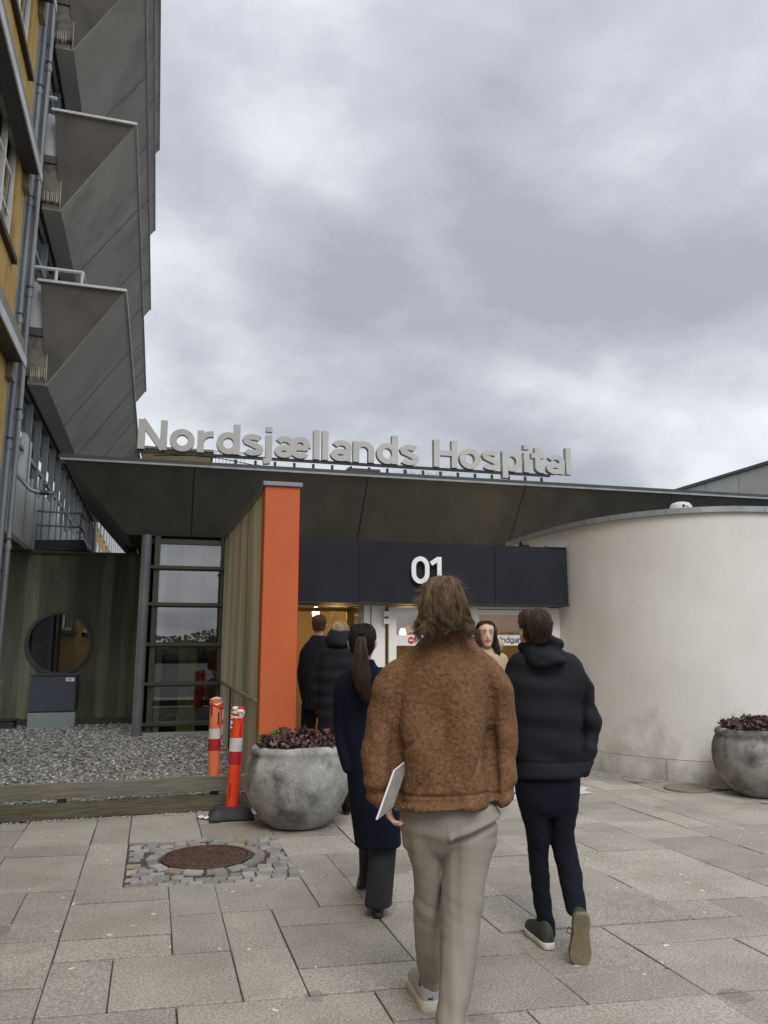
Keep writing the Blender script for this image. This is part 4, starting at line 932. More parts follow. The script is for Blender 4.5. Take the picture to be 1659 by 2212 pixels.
# pale building at the right
fb = empty('pale_panel_building', BF(25.5, 30, 0), 'pale grey panelled building rising behind the roof at the right', 'building')
for k in range(9):
    t0 = 20 + k * 2.2
    MB().box(BF, 25.5, 25.9, t0 + .02, t0 + 2.18, 0, 9.52).build('panel', 'far_panel', fb)
MB().box(BF, 25.56, 26, 20, 39.8, 0, 9.5).build('core', 'taupe', fb)
MB().box(BF, 25.4, 26.1, 20, 39.85, 9.523, 9.66).build('roof_edge', 'dark_metal', fb)

# ================================================================ 01 CANOPY AND ENTRANCE FRONT
cd0 = 9.75; dd = 10.05
cL = BF(WALL_A + .17, 9.8, 0).dot(EE); cR, _ = onE(1226, 1250, cd0)
zc0 = 2.155; zc1 = 2.95
ca = empty('entrance_canopy', EF((cL + cR) / 2, cd0, zc0), 'dark blue grey box canopy carrying the number 01 over the doors', 'canopy')
j1, _ = onE(775, 1230, cd0); j2, _ = onE(1069, 1240, cd0)
for a, b in ((cL, j1 - .004), (j1 + .004, j2 - .004), (j2 + .004, cR)): MB().box(EF, a, b, cd0, cd0 + .02, zc0, zc1).build('panel', 'canopy_panel', ca)
MB().box(EF, cL, cR - .01, cd0 + .022, cd0 + .9, zc0 + .01, zc1 - .005).build('core', 'black_metal', ca)
MB().box(EF, cL - .02, cR + .015, cd0 - .012, cd0 + .9, zc0 - .022, zc0 - .003).build('bottom_trim', 'black_metal', ca)
MB().box(EF, cR - .3, cR + .01, cd0 - .02, cd0 + .9, zc1 + .003, zc1 + .02).build('coping', 'zinc', ca)
q = onE(888, 1262, cd0 - .03); q2 = onE(970, 1205, cd0 - .03)
dsz = q2[1] - onE(900, 1262, cd0)[1]
word('01', lambda e, o, z: EF(e, cd0 - .035 - o, z), q[0], onE(925, 1262, cd0)[1], dsz, .03, 'digit_white', ca, gap=.05, w=.165, name='digit')
hx, hz = onE(1128, 1174, cd0 + .2)
o = empty('roof_hood', EF(hx, cd0 + .2, hz), 'small black hood on the canopy roof next to the curved wall', 'vent')
MB().tube([EF(hx - .05, cd0 + .15, hz - .03), EF(hx + .06, cd0 + .15, hz - .03)], .055, 10).build('hood', 'black_metal', o)

fr_ = empty('entrance_screen', EF(3, dd, 0), 'white framed entrance front with open doorway, exit door and entrance window', 'entrance')
X = lambda x, y=1380, d=dd: onE(x, y, d)[0]
zTop = 2.22
def post(x0, x1, z0=0, z1=zTop, nm='frame_post', m='white_frame', d0=dd, d1=dd + .09): return MB().box(EF, x0, x1, d0, d1, z0, z1).build(nm, m, fr_)
dl0, dl1 = cL, X(786, 1330)
MB().box(EF, cL, cR - .15, dd, dd + .09, 2.125, 2.23).build('lintel', 'white_frame', fr_)
post(dl1, X(832), 0, 2.122)
MB().box(EF, dl1 + .09, dl1 + .10, dd - .004, dd - .001, 0, 2.12).build('groove', 'dark_gap', fr_)
post(X(1008), X(1036), 0, 2.122)
post(X(1181), X(1216), 0, 2.122)
# entrance window with warm light behind it
iw0, iw1 = X(1036), X(1181)
MB().box(EF, iw0, iw1, dd, dd + .09, 2.02, 2.122).build('door_head', 'white_frame', fr_)
MB().box(EF, iw0 - .03, iw1 + .02, dd - .006, dd - .002, 2.088, 2.096).build('groove', 'dark_gap', fr_)
MB().box(EF, iw0, iw1, dd, dd + .09, 0, .25).build('door_foot', 'white_frame', fr_)
pn = MB().box(EF, iw0, iw1, dd + .03, dd + .036, .25, 2.02).build('pane', 'glass_clear', fr_)
stz = onE(1100, 1383, dd)[1]
stb = MB().box(EF, iw0, iw1, dd + .024, dd + .027, stz - .072, stz + .072).build('white_band', 'plaque', fr_)
word('Indgang', lambda e, o, z: EF(e, dd + .022 - o, z), X(1082), stz - .035, .082, .001, 'black_print', stb, gap=.09, w=.15)
# open exit door, swung out
hx0 = X(838); 
od = empty('exit_door', EF(hx0, dd, 0), 'white framed glass exit door standing open beside the red alarm button', 'door')
ang = rad(-9)
def DF(s, o, z):     # along the leaf, thickness, height
    return EF(hx0 + s * math.cos(ang) , dd - .05 + s * math.sin(ang) + o, z)
DW = .98
for a, b, z0, z1 in ((0, .10, 0, 2.10), (DW - .1, DW, 0, 2.10), (.1, DW - .1, 2.0, 2.10), (.1, DW - .1, 0, .25)): MB().box(DF, a, b, 0, .05, z0, z1).build('door_frame', 'white_frame', od)
MB().box(DF, .1, DW - .1, .02, .026, .25, 2.0).build('pane', 'glass_reflect', od)
band = MB().box(DF, .1, DW - .1, .012, .016, stz - .075, stz + .065).build('white_band', 'plaque', od)
MB().prism([DF(.30 + .045 * math.cos(a * .5236), .008, stz - .005 + .05 * math.sin(a * .5236)) for a in range(12)], ME * .002).build('no_entry_disc', 'red_print', band)
MB().box(DF, .272, .328, .004, .006, stz - .014, stz + .004).build('no_entry_bar', 'plaque', band)
word('Udgang', lambda e, o, z: DF(e, .010 - o, z), .38, stz - .04, .082, .001, 'black_print', band, gap=.09, w=.15)
for z in (1.98, 1.88): MB().box(EF, hx0 - .075, hx0 + .02, dd - .07, dd - .02, z, z + .07).build('hinge', 'white_frame', od, bevel=.004)
o = empty('alarm_button', EF(X(800), dd - .01, 1.8), 'small red alarm box on the white door post', 'button')
bx, bz = onE(800, 1357, dd); MB().box(EF, bx - .035, bx + .035, dd - .03, dd - .001, bz - .035, bz + .035).build('box', 'red_print', o, bevel=.003); MB().box(EF, bx - .016, bx + .016, dd - .036, dd - .031, bz - .014, bz + .014).build('button', 'band_red', o)
# open leaf on the left doorway
ol = MB(); MB().box(EF, dl1 - .055, dl1 - .01, dd - .0, dd + .06, 0, 2.12).build('door_jamb', 'grey_frame', fr_)
MB().tube([EF(cL + .05, dd - .02, 2.10), EF(cL + .75, dd - .05, 2.12)], .014, 6).build('door_closer', 'zinc_light', fr_)
MB().box(EF, cL + .02, cL + .13, dd - .06, dd - .02, 2.02, 2.09).build('door_closer', 'zinc_light', fr_)
# hall behind the doors
hall = MB()
hw0, hw1, hd = cL + .02, cR - .1, 14.6 - 1.0
for b in ((hw0, hw1, hd, hd + .1, 0, 2.6), (hw0 - .1, hw0, dd + .1, hd, 0, 2.6), (hw1, hw1 + .1, dd + .1, hd, 0, 2.6), (hw0, hw1, dd + .1, hd, 2.55, 2.65)): hall.box(EF, *b)
tag(hall.build('entrance_hall', 'warm_wall'), 'warm lit hall inside the entrance', kind='structure')
tag(MB().box(EF, hw0, hw1, dd + .1, hd, -.05, .004).build('hall_floor', 'warm_floor'), 'floor of the entrance hall', kind='structure')
pw = X(755, 1370, 11.4)
o = empty('inner_door', EF(pw - .4, 11.4, 0), 'inner glazed door with wooden frame inside the hall', 'door')
for a, b, z0, z1 in ((pw - .04, pw + .07, 0, 2.5), (pw - .85, pw - .78, 0, 2.5), (pw + .55, pw + .62, 0, 2.5)): MB().box(EF, a, b, 11.4, 11.46, z0, z1).build('frame', 'wood_trim', o)
MB().box(EF, pw - .85, pw + .62, 11.4, 11.46, 2.1, 2.16).build('frame', 'wood_trim', o)
MB().box(EF, pw + .07, pw + .55, 11.42, 11.425, 0, 2.1).build('pane', 'glass_reflect', o)
for a, dd_ in ((cL + .25, 12.9), (cL + .75, 13.2)):
    o = empty('notice_frame', EF(a, 13.5, 1.5), ['dark framed notice on the left hall wall', 'second framed notice further right on the hall wall'][a > cL + .5], 'picture frame'); MB().box(EF, a, a + .18, hd - .03, hd - .005, 1.5, 1.95).build('frame', 'room_dark', o); MB().box(EF, a + .02, a + .16, hd - .036, hd - .031, 1.53, 1.92).build('sheet', 'warm_floor', o)
lamps = [(X(718, 1385, 12.4), 12.4, 1.72, 'soft warm wall lamp between the two people in the doorway'), (X(682, 1318, 12.8), 12.8, 2.15, 'bright warm lamp above the short haired head in the doorway'), (X(872, 1325, 12.3), 12.3, 2.2, 'warm ceiling lamp behind the exit door glass'), (X(870, 1375, 12.6), 12.6, 1.8, 'small warm lamp lower behind the exit door glass'), (X(1120, 1330, 12.5), 12.5, 2.42, 'flat ceiling lamp behind the entrance window')]
for i, (a, d, z, lb) in enumerate(lamps):
    o = empty('hall_lamp', EF(a, d, z), lb, 'lamp')
    if i in (0, 1, 3): MB().ball(EF(a, d, z), .06, .06, .10, 14, 8).build('shade', 'lamp_soft' if i == 0 else 'lamp', o, smooth=True)
    else: MB().box(EF, a - .35, a + .35, d - .2, d + .2, z + .08, z + .11).build('diffuser', 'lamp', o)
    MB().tube([EF(a, d, z + .09), EF(a, d, 2.55)], .006, 5).build('rod', 'dark_metal', o)
    ld = bpy.data.lights.new('hall_light', 'POINT'); ld.energy = 7 if i != 4 else 15; ld.color = (1, .66, .30); ld.shadow_soft_size = .12
    lo = bpy.data.objects.new('hall_light', ld); COL.objects.link(lo); lo.location = EF(a, d - .35, min(z, 2.3)); lo.parent = o; lo.matrix_parent_inverse = Matrix.Translation(o.location).inverted()

# ================================================================ PALE CURVED WALL
cw = empty('curved_wall', Vector((4.6, 9.4, 0)), 'pale beige curved rendered wall with grime along its foot', 'wall')
CH = 3.25; out_, inn_ = [], []
for i, p in enumerate(CW):
    a = CW[max(i - 1, 0)]; b = CW[min(i + 1, len(CW) - 1)]; d = (b - a).normalized(); out_.append(Vector((d.y, -d.x, 0)))
def shell(z0, z1, o0, o1):
    rings = []
    for p, nn in zip(CW, out_): rings.append([p + nn * o0 + ZZ * z0, p + nn * o0 + ZZ * z1, p - nn * o1 + ZZ * z1, p - nn * o1 + ZZ * z0])
    return MB().rings(rings)
shell(0.25, CH, 0, .25).build('render', 'curved_wall', cw, smooth=True, split=40)
# foot course in blocks
acc = 0; last = 0; seg_pts = []
for i in range(len(CW) - 1):
    acc += (CW[i + 1] - CW[i]).length
    if acc - last > 0.62 or i == len(CW) - 2:
        seg_pts.append(i + 1); last = acc
s0 = 0
for s1 in seg_pts:
    rings = []
    for i in range(s0, s1 + 1):
        p, nn = CW[i], out_[i]; sh = (CW[min(i + 1, len(CW) - 1)] - CW[max(i - 1, 0)]).normalized() * (.004 if i == s0 else (-.004 if i == s1 else 0))
        rings.append([p + sh + nn * .018 - ZZ * .03, p + sh + nn * .018 + ZZ * .243, p + sh - nn * .23 + ZZ * .243, p + sh - nn * .23 - ZZ * .03])
    MB().rings(rings).build('foot_block', 'curved_wall', cw); s0 = s1
# zinc capping in short lengths
acc = 0; s0 = 0; marks = [0]
for i in range(len(CW) - 1):
    acc += (CW[i + 1] - CW[i]).length
    if acc > .33: marks.append(i + 1); acc = 0
for a, b in zip(marks[:-1], marks[1:]):
    rings = []
    for i in range(a, b + 1):
        p, nn = CW[i], out_[i]
        rings.append([p + nn * .045 + ZZ * (CH - .035), p + nn * .045 + ZZ * (CH + .035), p - nn * .3 + ZZ * (CH + .045), p - nn * .3 + ZZ * (CH + .003), p + nn * .002 + ZZ * (CH + .003), p + nn * .002 + ZZ * (CH - .035)])
    MB().rings(rings).build('capping', 'zinc_light', cw)
    p, nn = CW[b], out_[b]; d = (CW[b] - CW[b - 1]).normalized()
    MB().hexa([p + nn * .048 + d * x + ZZ * z for z in (CH - .036,) for x in (-.006, .006)] + [p - nn * .3 + d * x + ZZ * (CH + .046) for x in (.006, -.006)] + [p + nn * .048 + d * x + ZZ * (CH + .040) for x in (-.006, .006)] + [p - nn * .3 + d * x + ZZ * (CH + .06) for x in (.006, -.006)]).build('seam', 'zinc', cw)
# dome sensor on the capping
dm = W(1471, 1101, 9.75); dm.z = CH + .05
o = empty('dome_camera', dm, 'white dome shaped camera housing on top of the curved wall', 'camera')
MB().lathe(dm, [(.155, -.04), (.15, 0), (.135, .06), (.11, .098), (.07, .112), (.01, .115)], 28).build('housing', 'white_metal', o, smooth=True, split=40)
MB().tube([dm + Vector((-.02, -.15, .045)), dm + Vector((.01, -.19, .03)), dm + Vector((.04, -.19, -.02))], .007, 6).build('cable', 'black_metal', o)
MB().ball(dm + Vector((-.02, -.145, .05)), .016, .016, .016).build('knob', 'black_metal', o)

# ================================================================ PLANTERS
def planter(c, label, m, plabel, seedv, green, R=1.0):
    o = empty('stone_planter', c, label, 'planter')
    pr = [(.01, .0), (.20, .0), (.255, .012), (.30, .045), (.355, .10), (.41, .18), (.452, .27), (.474, .36), (.478, .44), (.468, .52), (.445, .59), (.425, .628), (.432, .645), (.428, .668), (.418, .69), (.395, .705), (.375, .70), (.365, .66), (.37, .60)]
    pr = [(r * R, z) for r, z in pr]
    mb = MB(); seg = 72; rings = []
    for r, z in pr:
        rg = []
        for k in range(seg):
            a = 2 * math.pi * k / seg; v = Vector((math.cos(a) * r, math.sin(a) * r, z)); w = 0.008 * noise.noise(v * 5 + Vector((seedv, 0, 0))) + 0.004 * noise.noise(v * 16 + Vector((seedv, 2, 0)))
            rg.append(Vector(c) + v * (1 + w / max(.1, r)) if r > .05 else Vector(c) + v)
        rings.append(rg)
    mb.rings(rings, caps=True); mb.build('bowl', m, o, smooth=True, split=60)
    MB().lathe(Vector(c), [(.01, .58), (.375 * R, .58), (.375 * R, .635), (.01, .65)], 32).build('soil', 'soil', o)
    po = empty('heuchera_plant', Vector(c) + ZZ * .66, plabel, 'plant')
    rr = random.Random(seedv)
    for nm, mm, cnt in (('red_leaves', 'leaf_red', 210), ('dark_leaves', 'leaf_dark', 120), ('green_leaves', 'leaf_green', green)):
        L_ = MB()
        for k in range(cnt):
            a = rr.uniform(0, 6.283); r = math.sqrt(rr.random()) * .40
            if nm == 'green_leaves': a = rr.gauss(math.pi * .95, .45); r = abs(rr.gauss(.22, .06))
            h = .70 + .085 * (1 - (r / .40) ** 2) + rr.uniform(-.05, .05) + .02 * noise.noise(Vector((math.cos(a) * r * 9, math.sin(a) * r * 9, seedv)))
            p = Vector(c) + Vector((math.cos(a) * r, math.sin(a) * r, h)); s = rr.uniform(.022, .048)
            ax = Vector((rr.uniform(-1, 1), rr.uniform(-1, 1), rr.uniform(.2, 1.1))).normalized(); u = ax.orthogonal().normalized(); u = (Matrix.Rotation(rr.uniform(0, 6.28), 3, ax) @ u); v = ax.cross(u)
            n = 9; pts = [p + ax * -.006]
            for q in range(n):
                b = 2 * math.pi * q / n; rad_ = s * (1 if q % 2 else .74) * (0.55 if q == 0 else 1)
                pts.append(p + u * math.cos(b) * rad_ + v * math.sin(b) * rad_ + ax * rr.uniform(-.35, .45) * s)
            L_.add(pts, [(0, q + 1, (q + 1) % n + 1) for q in range(n)])
        L_.build(nm, mm, po)
    st = MB()
    for k in range(26):
        a = rr.uniform(0, 6.28); r = rr.uniform(.1, .38); p = Vector(c) + Vector((math.cos(a) * r, math.sin(a) * r, .70)); st.tube([p, p + Vector((rr.uniform(-.05, .05), rr.uniform(-.05, .05), rr.uniform(.04, .14)))], .0022, 4)
    st.build('stems', 'leaf_red', po)
g0 = ray(643, 1700); pc = Vector((g0.x / g0.y * 7.30, 7.30, 0.0))
planter(pc, 'round grey stone planter standing beside the orange pillar and red post', 'pot', 'purple red heuchera with a green tuft in the planter by the pillar', 3, 60)
planter(Vector((4.10, 8.72, 0.0)), 'darker mottled stone planter at the right edge by the curved wall', 'pot_dark', 'dark burgundy heuchera in the planter at the right edge', 8, 14, 1.03)

# ================================================================ MARKER POSTS
def marker(c, H, r, m, label, base, tilt, z_r0, z_w0, z_w1, slots, glabel):
    o = empty('marker_post', c, label, 'marker post', 'orange plastic marker posts')
    ax = Vector((tilt[0], tilt[1], 1)).normalized(); P = lambda z: Vector(c) + ax * z
    MB().tube([P(.0 if not base else .06), P(H)], r, 24, caps=False).build('tube', m, o, smooth=True)
    MB().tube([P(H - .05), P(H + .001)], [r * .9, r * .9], 20).build('top_cap', m, o, smooth=True, split=40)
    MB().tube([P(z_w0), P(z_w1)], r + .0025, 24, caps=False).build('white_band', 'band_white', o, smooth=True)
    MB().tube([P(z_r0), P(z_w0 - .001)], r + .0025, 24, caps=False).build('red_band', 'band_red', o, smooth=True)
    for a, z0, z1 in slots:
        d = Vector((math.sin(a), -math.cos(a), 0)); s = Vector((math.cos(a), math.sin(a), 0)) * .008
        b = [P(z0) + d * (r - .004) - s, P(z0) + d * (r - .004) + s, P(z0) + d * (r + .0035) + s, P(z0) + d * (r + .0035) - s]
        MB().hexa(b + [q + ax * (z1 - z0) for q in b]).build('slot', 'brown_sill' if m == 'post_faded' else 'band_red', o)
    if base:
        b = MB(); w0, w1 = .20, .085; cx = Vector(c)
        rot = rad(14); ca, sa = math.cos(rot), math.sin(rot)
        def BP(x, y, z): return cx + Vector((x * ca - y * sa, x * sa + y * ca, z))
        sq = lambda w, z: [BP(-w, -w * .8, z), BP(w, -w * .8, z), BP(w, w * .8, z), BP(-w, w * .8, z)]
        b.rings([sq(.205, .012), sq(.20, .035), sq(.155, .10), sq(.09, .115)]); b.build('base', 'rubber', o, bevel=.006)
        for x in (-.155, .155): MB().box(BP, x - .05, x + .05, -.166, .166, 0, .0115).build('base_foot', 'rubber', o)
        for x in (-1, 1):
            for y in (-1, 1): MB().tube([BP(x * .15, y * .12, .098), BP(x * .075, y * .06, .118)], .008, 6).build('rib', 'rubber', o)
    return o, P, ax
c1 = G(499, 1768); c1 = Vector((c1.x, c1.y - .0, 0))
kz = lambda y: (C0 + ray(504, y) * (c1.y / ray(504, y).y)).z
o1, P1_, ax1 = marker(c1, kz(1527) - 0, .058, 'post_red', 'bright red orange marker post on a black rubber base in front of the planks', True, (.035, 0.0), kz(1649), kz(1622), kz(1593), [(-.15 + .95, kz(1590), kz(1560)), (-.3, kz(1720), kz(1690)), (-.7, kz(1570), kz(1545))], '')
c2 = Vector((c1.x, 0, 0)); yy = 8.55; r2 = ray(462, 1640); c2 = Vector((r2.x / r2.y * yy, yy, gz - .02)); kz2 = lambda y: (C0 + ray(462, y) * (yy / ray(462, y).y)).z - gz + .02
o2, P2_, ax2 = marker(c2, kz2(1511), .063, 'post_faded', 'faded pale orange marker post standing in the gravel behind the planks', False, (.0, 0.0), kz2(1620), kz2(1595), kz2(1573), [(.75, kz2(1565), kz2(1538)), (-.5, kz2(1545), kz2(1520))], '')
def tape(o, P, r, H, seedv, tail):
    rr = random.Random(seedv); lab = 'red and white barrier tape knotted round the top of the ' + ('bright marker post' if seedv == 1 else 'faded marker post')
    t = empty('barrier_tape', P(H), lab, 'tape')
    for q in range(3 if seedv == 1 else 2):
        pts = []; zc = H - .045 + rr.uniform(-.03, .03); til = rr.uniform(-.035, .035); n = 20
        hi, lo = [], []
        for k in range(n + 1):
            a = 2 * math.pi * k / n; z = zc + til * math.sin(a + q) + .006 * noise.noise(Vector((k * .6, q, seedv))); rr_ = r + .004 + q * .0012 + abs(.006 * noise.noise(Vector((k * .8, q * 3, 1))))
            p = P(z) + Vector((math.cos(a), math.sin(a), 0)) * rr_; wv = .008 + .012 * abs(noise.noise(Vector((k * .5, q * 2.2, 5))))
            hi.append(p + ZZ * wv); lo.append(p - ZZ * wv)
        MB().add(hi + lo, [(k, k + 1, k + n + 2, k + n + 1) for k in range(n)]).build('wrap', 'tape_white' if q % 2 == 0 else 'tape_red', t)
    for q, (a, ln) in enumerate(tail):
        d = Vector((math.sin(a), -math.cos(a), 0)); sidev = Vector((math.cos(a), math.sin(a), 0)); z = H - .05; n = 8
        for k in range(n):
            z0 = z - ln * k / n; z1 = z - ln * (k + 1) / n; b0 = r + .01 + .018 * noise.noise(Vector((k, q, seedv))) + .01; b1 = r + .01 + .018 * noise.noise(Vector((k + 1, q, seedv))) + .01
            s0_ = .016 * noise.noise(Vector((k * .7, q, 9))); s1_ = .016 * noise.noise(Vector(((k + 1) * .7, q, 9)))
            MB().add([P(z0) + d * b0 + sidev * (s0_ - .014), P(z0) + d * b0 + sidev * (s0_ + .014), P(z1) + d * b1 + sidev * (s1_ + .014), P(z1) + d * b1 + sidev * (s1_ - .014)], [(0, 1, 2, 3)]).build('tail', 'tape_white' if k % 3 else 'tape_red', t)
    return t
t1 = tape(o1, P1_, .058, kz(1527), 1, [(-.6, .14), (.5, .05)])
kn = MB(); kn.ball(P1_(kz(1527) - .035) + Vector((.03, -.06, 0)), .04, .02, .018, 8, 6).ball(P1_(kz(1527) - .01) + Vector((-.02, -.05, 0)), .03, .02, .022, 8, 6); kn.build('knot', 'tape_white', t1)
tape(o2, P2_, .063, kz2(1511), 2, [(1.35, .42)])
for p, q, lb in ((G(425, 1768), G(455, 1772), 'scrap of red and white tape lying on the paving left of the rubber base'), (G(540, 1758), G(560, 1764), 'scrap of red and white tape on the ground between post and planter')):
    o = empty('tape_scrap', p, lb, 'tape'); d = (q - p); sd = Vector((-d.y, d.x, 0)).normalized() * .03
    for k in range(5):
        a, b = p + d * k / 5, p + d * (k + 1) / 5; za, zb_ = .012 + .012 * (k % 2), .012 + .012 * ((k + 1) % 2)
        MB().add([a - sd + ZZ * za, a + sd + ZZ * (za + .006), b + sd + ZZ * (zb_ + .004), b - sd + ZZ * zb_], [(0, 1, 2, 3)]).build('strip', 'tape_white' if k % 2 else 'tape_red', o)

# ================================================================ BEHIND THE CAMERA (seen only mirrored in the glass)
for k, (x, y, h) in enumerate(((-5.0, -9, 6.0), (-8.0, -22, 6.0), (-10.5, -34, 6.0))):
    o = empty('street_lamp', Vector((x, y, 0)), ['nearest disc topped street lamp mirrored in the glazed bay', 'middle disc topped street lamp mirrored in the glazed bay', 'farthest disc topped street lamp mirrored in the glazed bay'][k], 'street lamp', 'street lamps behind the viewer')
    MB().tube([Vector((x, y, 0)), Vector((x, y, h))], .07, 10).build('pole', 'dark_metal', o, smooth=True); MB().lathe(Vector((x, y, h)), [(.02, 0), (.45, .03), (.45, .06), (.02, .12)], 24).build('lamp_head', 'dark_metal', o)
rr = random.Random(5)
tl = MB()
for k in range(110):
    x = -66 + k * 1.2; h = 2.6 + 1.0 * noise.noise(Vector((x * .11, 0, 0))) + rr.uniform(-.3, .3)
    tl.ball(Vector((x, -60 + rr.uniform(-1.5, 1.5), h * .45)), 1.5, 1.5, h * .62, 9, 6)
for k in range(9000):
    x = rr.uniform(-66, 66); h = 3.5 + 1.3 * noise.noise(Vector((x * .11, 0, 0))); z = h * rr.uniform(.3, 1.0) ** .6; p = Vector((x, -58.5 + rr.uniform(-1.5, 1.5), z)); s = rr.uniform(.08, .2)
    u = Vector((rr.uniform(-1, 1), rr.uniform(-1, 1), rr.uniform(-1, 1))).normalized(); v = u.orthogonal().normalized()
    tl.add([p + u * s, p + v * s, p - u * s, p - v * s], [(0, 1, 2, 3)])
tag(tl.build('tree_line', 'foliage'), 'far line of trees behind the viewer', 'trees', kind='stuff')

# ================================================================ PEOPLE
def fuse(mb, name, m, parent, voxel=0.01, smooth_it=4, disp=None, decim=None, shade=True):
    me = bpy.data.meshes.new('tmp'); me.from_pydata(mb.v, [], mb.f); me.update()
    b = bmesh.new(); b.from_mesh(me); bmesh.ops.recalc_face_normals(b, faces=b.faces); b.to_mesh(me); b.free()
    o = bpy.data.objects.new(name, me); COL.objects.link(o)
    r = o.modifiers.new('r', 'REMESH'); r.mode = 'VOXEL'; r.voxel_size = voxel; r.adaptivity = 0
    if smooth_it: s = o.modifiers.new('s', 'SMOOTH'); s.factor = 0.5; s.iterations = smooth_it
    dg = bpy.context.evaluated_depsgraph_get(); dg.update()
    nm = bpy.data.meshes.new_from_object(o.evaluated_get(dg), depsgraph=dg)
    o.modifiers.clear(); o.data = nm; bpy.data.meshes.remove(me); nm.name = name
    if disp:
        nor = [v.normal.copy() for v in nm.vertices]
        for v, n in zip(nm.vertices, nor): v.co = v.co + n * disp(v.co, n)
        nm.update()
    nm.materials.clear(); nm.materials.append(MATS[m])
    for p in nm.polygons: p.use_smooth = shade
    o.parent = parent; o.matrix_parent_inverse = Matrix.Translation(parent.location).inverted()
    return o
def chain(mb, pts, seg=16, side=Vector((1, 0, 0)), sub=3):
    """pts: (Vector, r_side, r_front) smoothed into a rounded limb"""
    P = [(Vector(p), a, b) for p, a, b in pts]; Q = []
    for i in range(len(P) - 1):
        p0 = P[max(i - 1, 0)]; p1 = P[i]; p2 = P[i + 1]; p3 = P[min(i + 2, len(P) - 1)]
        for k in range(sub):
            t = k / sub
            c = 0.5 * ((2 * p1[0]) + (p2[0] - p0[0]) * t + (2 * p0[0] - 5 * p1[0] + 4 * p2[0] - p3[0]) * t * t + (3 * p1[0] - p0[0] - 3 * p2[0] + p3[0]) * t ** 3)
            Q.append((c, p1[1] + (p2[1] - p1[1]) * t, p1[2] + (p2[2] - p1[2]) * t))
    Q.append(P[-1]); rings = []; n = len(Q)
    def ring(c, d, a, b):
        s = (side - d * side.dot(d)).normalized(); f = d.cross(s)
        return [c + s * (math.cos(2 * math.pi * k / seg) * a) + f * (math.sin(2 * math.pi * k / seg) * b) for k in range(seg)]
    for i, (c, a, b) in enumerate(Q):
        d = (Q[min(i + 1, n - 1)][0] - Q[max(i - 1, 0)][0]).normalized()
        if i == 0:
            for f in (0.3, 0.75): rings.append(ring(c - d * min(a, b) * math.sqrt(1 - f * f), d, a * f, b * f))
        rings.append(ring(c, d, a, b))
        if i == n - 1:
            for f in (0.75, 0.3): rings.append(ring(c + d * min(a, b) * math.sqrt(1 - f * f), d, a * f, b * f))
    mb.rings(rings); return mb
def rows(mb, rs_, ex=2.3, seg=28, sub=3, rot=0.0):
    """rs_: (y, xl, xr, Y, depth[, dy]) outline rows -> loft of horizontal rings"""
    K = []
    for r in rs_:
        y, xl, xr, Y, dep = r[:5]; a = W(xl, y, Y); b = W(xr, y, Y); K.append(((a + b) / 2, (b - a).length / 2, dep))
    Q = []
    for i in range(len(K) - 1):
        for k in range(sub):
            t = k / sub; t2 = t * t * (3 - 2 * t) if False else t
            p0, p1, p2, p3 = K[max(i - 1, 0)], K[i], K[i + 1], K[min(i + 2, len(K) - 1)]
            h = lambda a, b, c, d: 0.5 * ((2 * b) + (c - a) * t + (2 * a - 5 * b + 4 * c - d) * t * t + (3 * b - a - 3 * c + d) * t ** 3)
            Q.append((h(p0[0], p1[0], p2[0], p3[0]), max(.004, h(p0[1], p1[1], p2[1], p3[1])), max(.004, h(p0[2], p1[2], p2[2], p3[2]))))
    Q.append(K[-1]); rings = []
    for c, a, b in Q:
        rg = []
        for k in range(seg):
            t = 2 * math.pi * k / seg; ct, st_ = math.cos(t), math.sin(t)
            x = a * math.copysign(abs(ct) ** (2 / ex), ct); y = b * math.copysign(abs(st_) ** (2 / ex), st_)
            rg.append(c + Vector((x, y, 0)))
        rings.append(rg)
    mb.rings(rings); return mb
HEAD = [(-.112, .020, .080, -.035), (-.104, .038, .090, -.02), (-.083, .053, .093, .035), (-.055, .063, .094, .066), (-.02, .067, .094, .086), (.015, .073, .093, .097), (.05, .077, .091, .102), (.083, .071, .080, .094), (.106, .053, .058, .072), (.12, .022, .025, .03)]
def hframe(c, yaw, tilt=0.0, roll=0.0, s=1.0):
    """yaw: 0 looks to +Y (away), pi looks at the camera"""
    M = Matrix.Translation(Vector(c)) @ Matrix.Rotation(yaw, 4, 'Z') @ Matrix.Rotation(tilt, 4, 'X') @ Matrix.Rotation(roll, 4, 'Y') @ Matrix.Scale(s, 4); return M
def head(mb, M, ear=True):
    rings = []
    for z, w, f, b in HEAD:
        rg = []
        for k in range(24):
            t = 2 * math.pi * k / 24; s = math.sin(t)
            cx_ = (f - abs(b)) / 2 if False else 0
            y = s * (f if s > 0 else b if b > 0 else .02); 
            if z < -.1: y = .055 + s * .035
            rg.append(M @ Vector((math.cos(t) * w, y, z)))
        rings.append(rg)
    mb.rings(rings)
    mb.tube([M @ Vector((0, .088, .012)), M @ Vector((0, .104, -.020)), M @ Vector((0, .112, -.034)), M @ Vector((0, .094, -.042))], [.005, .007, .010, .006], 8)
    if ear:
        for sx_ in (-1, 1):
            mb.tube([M @ Vector((sx_ * .073, -.004, -.032)), M @ Vector((sx_ * .083, -.012, -.008)), M @ Vector((sx_ * .084, -.016, .018)), M @ Vector((sx_ * .075, -.004, .026))], [.008, .012, .013, .008], 8)
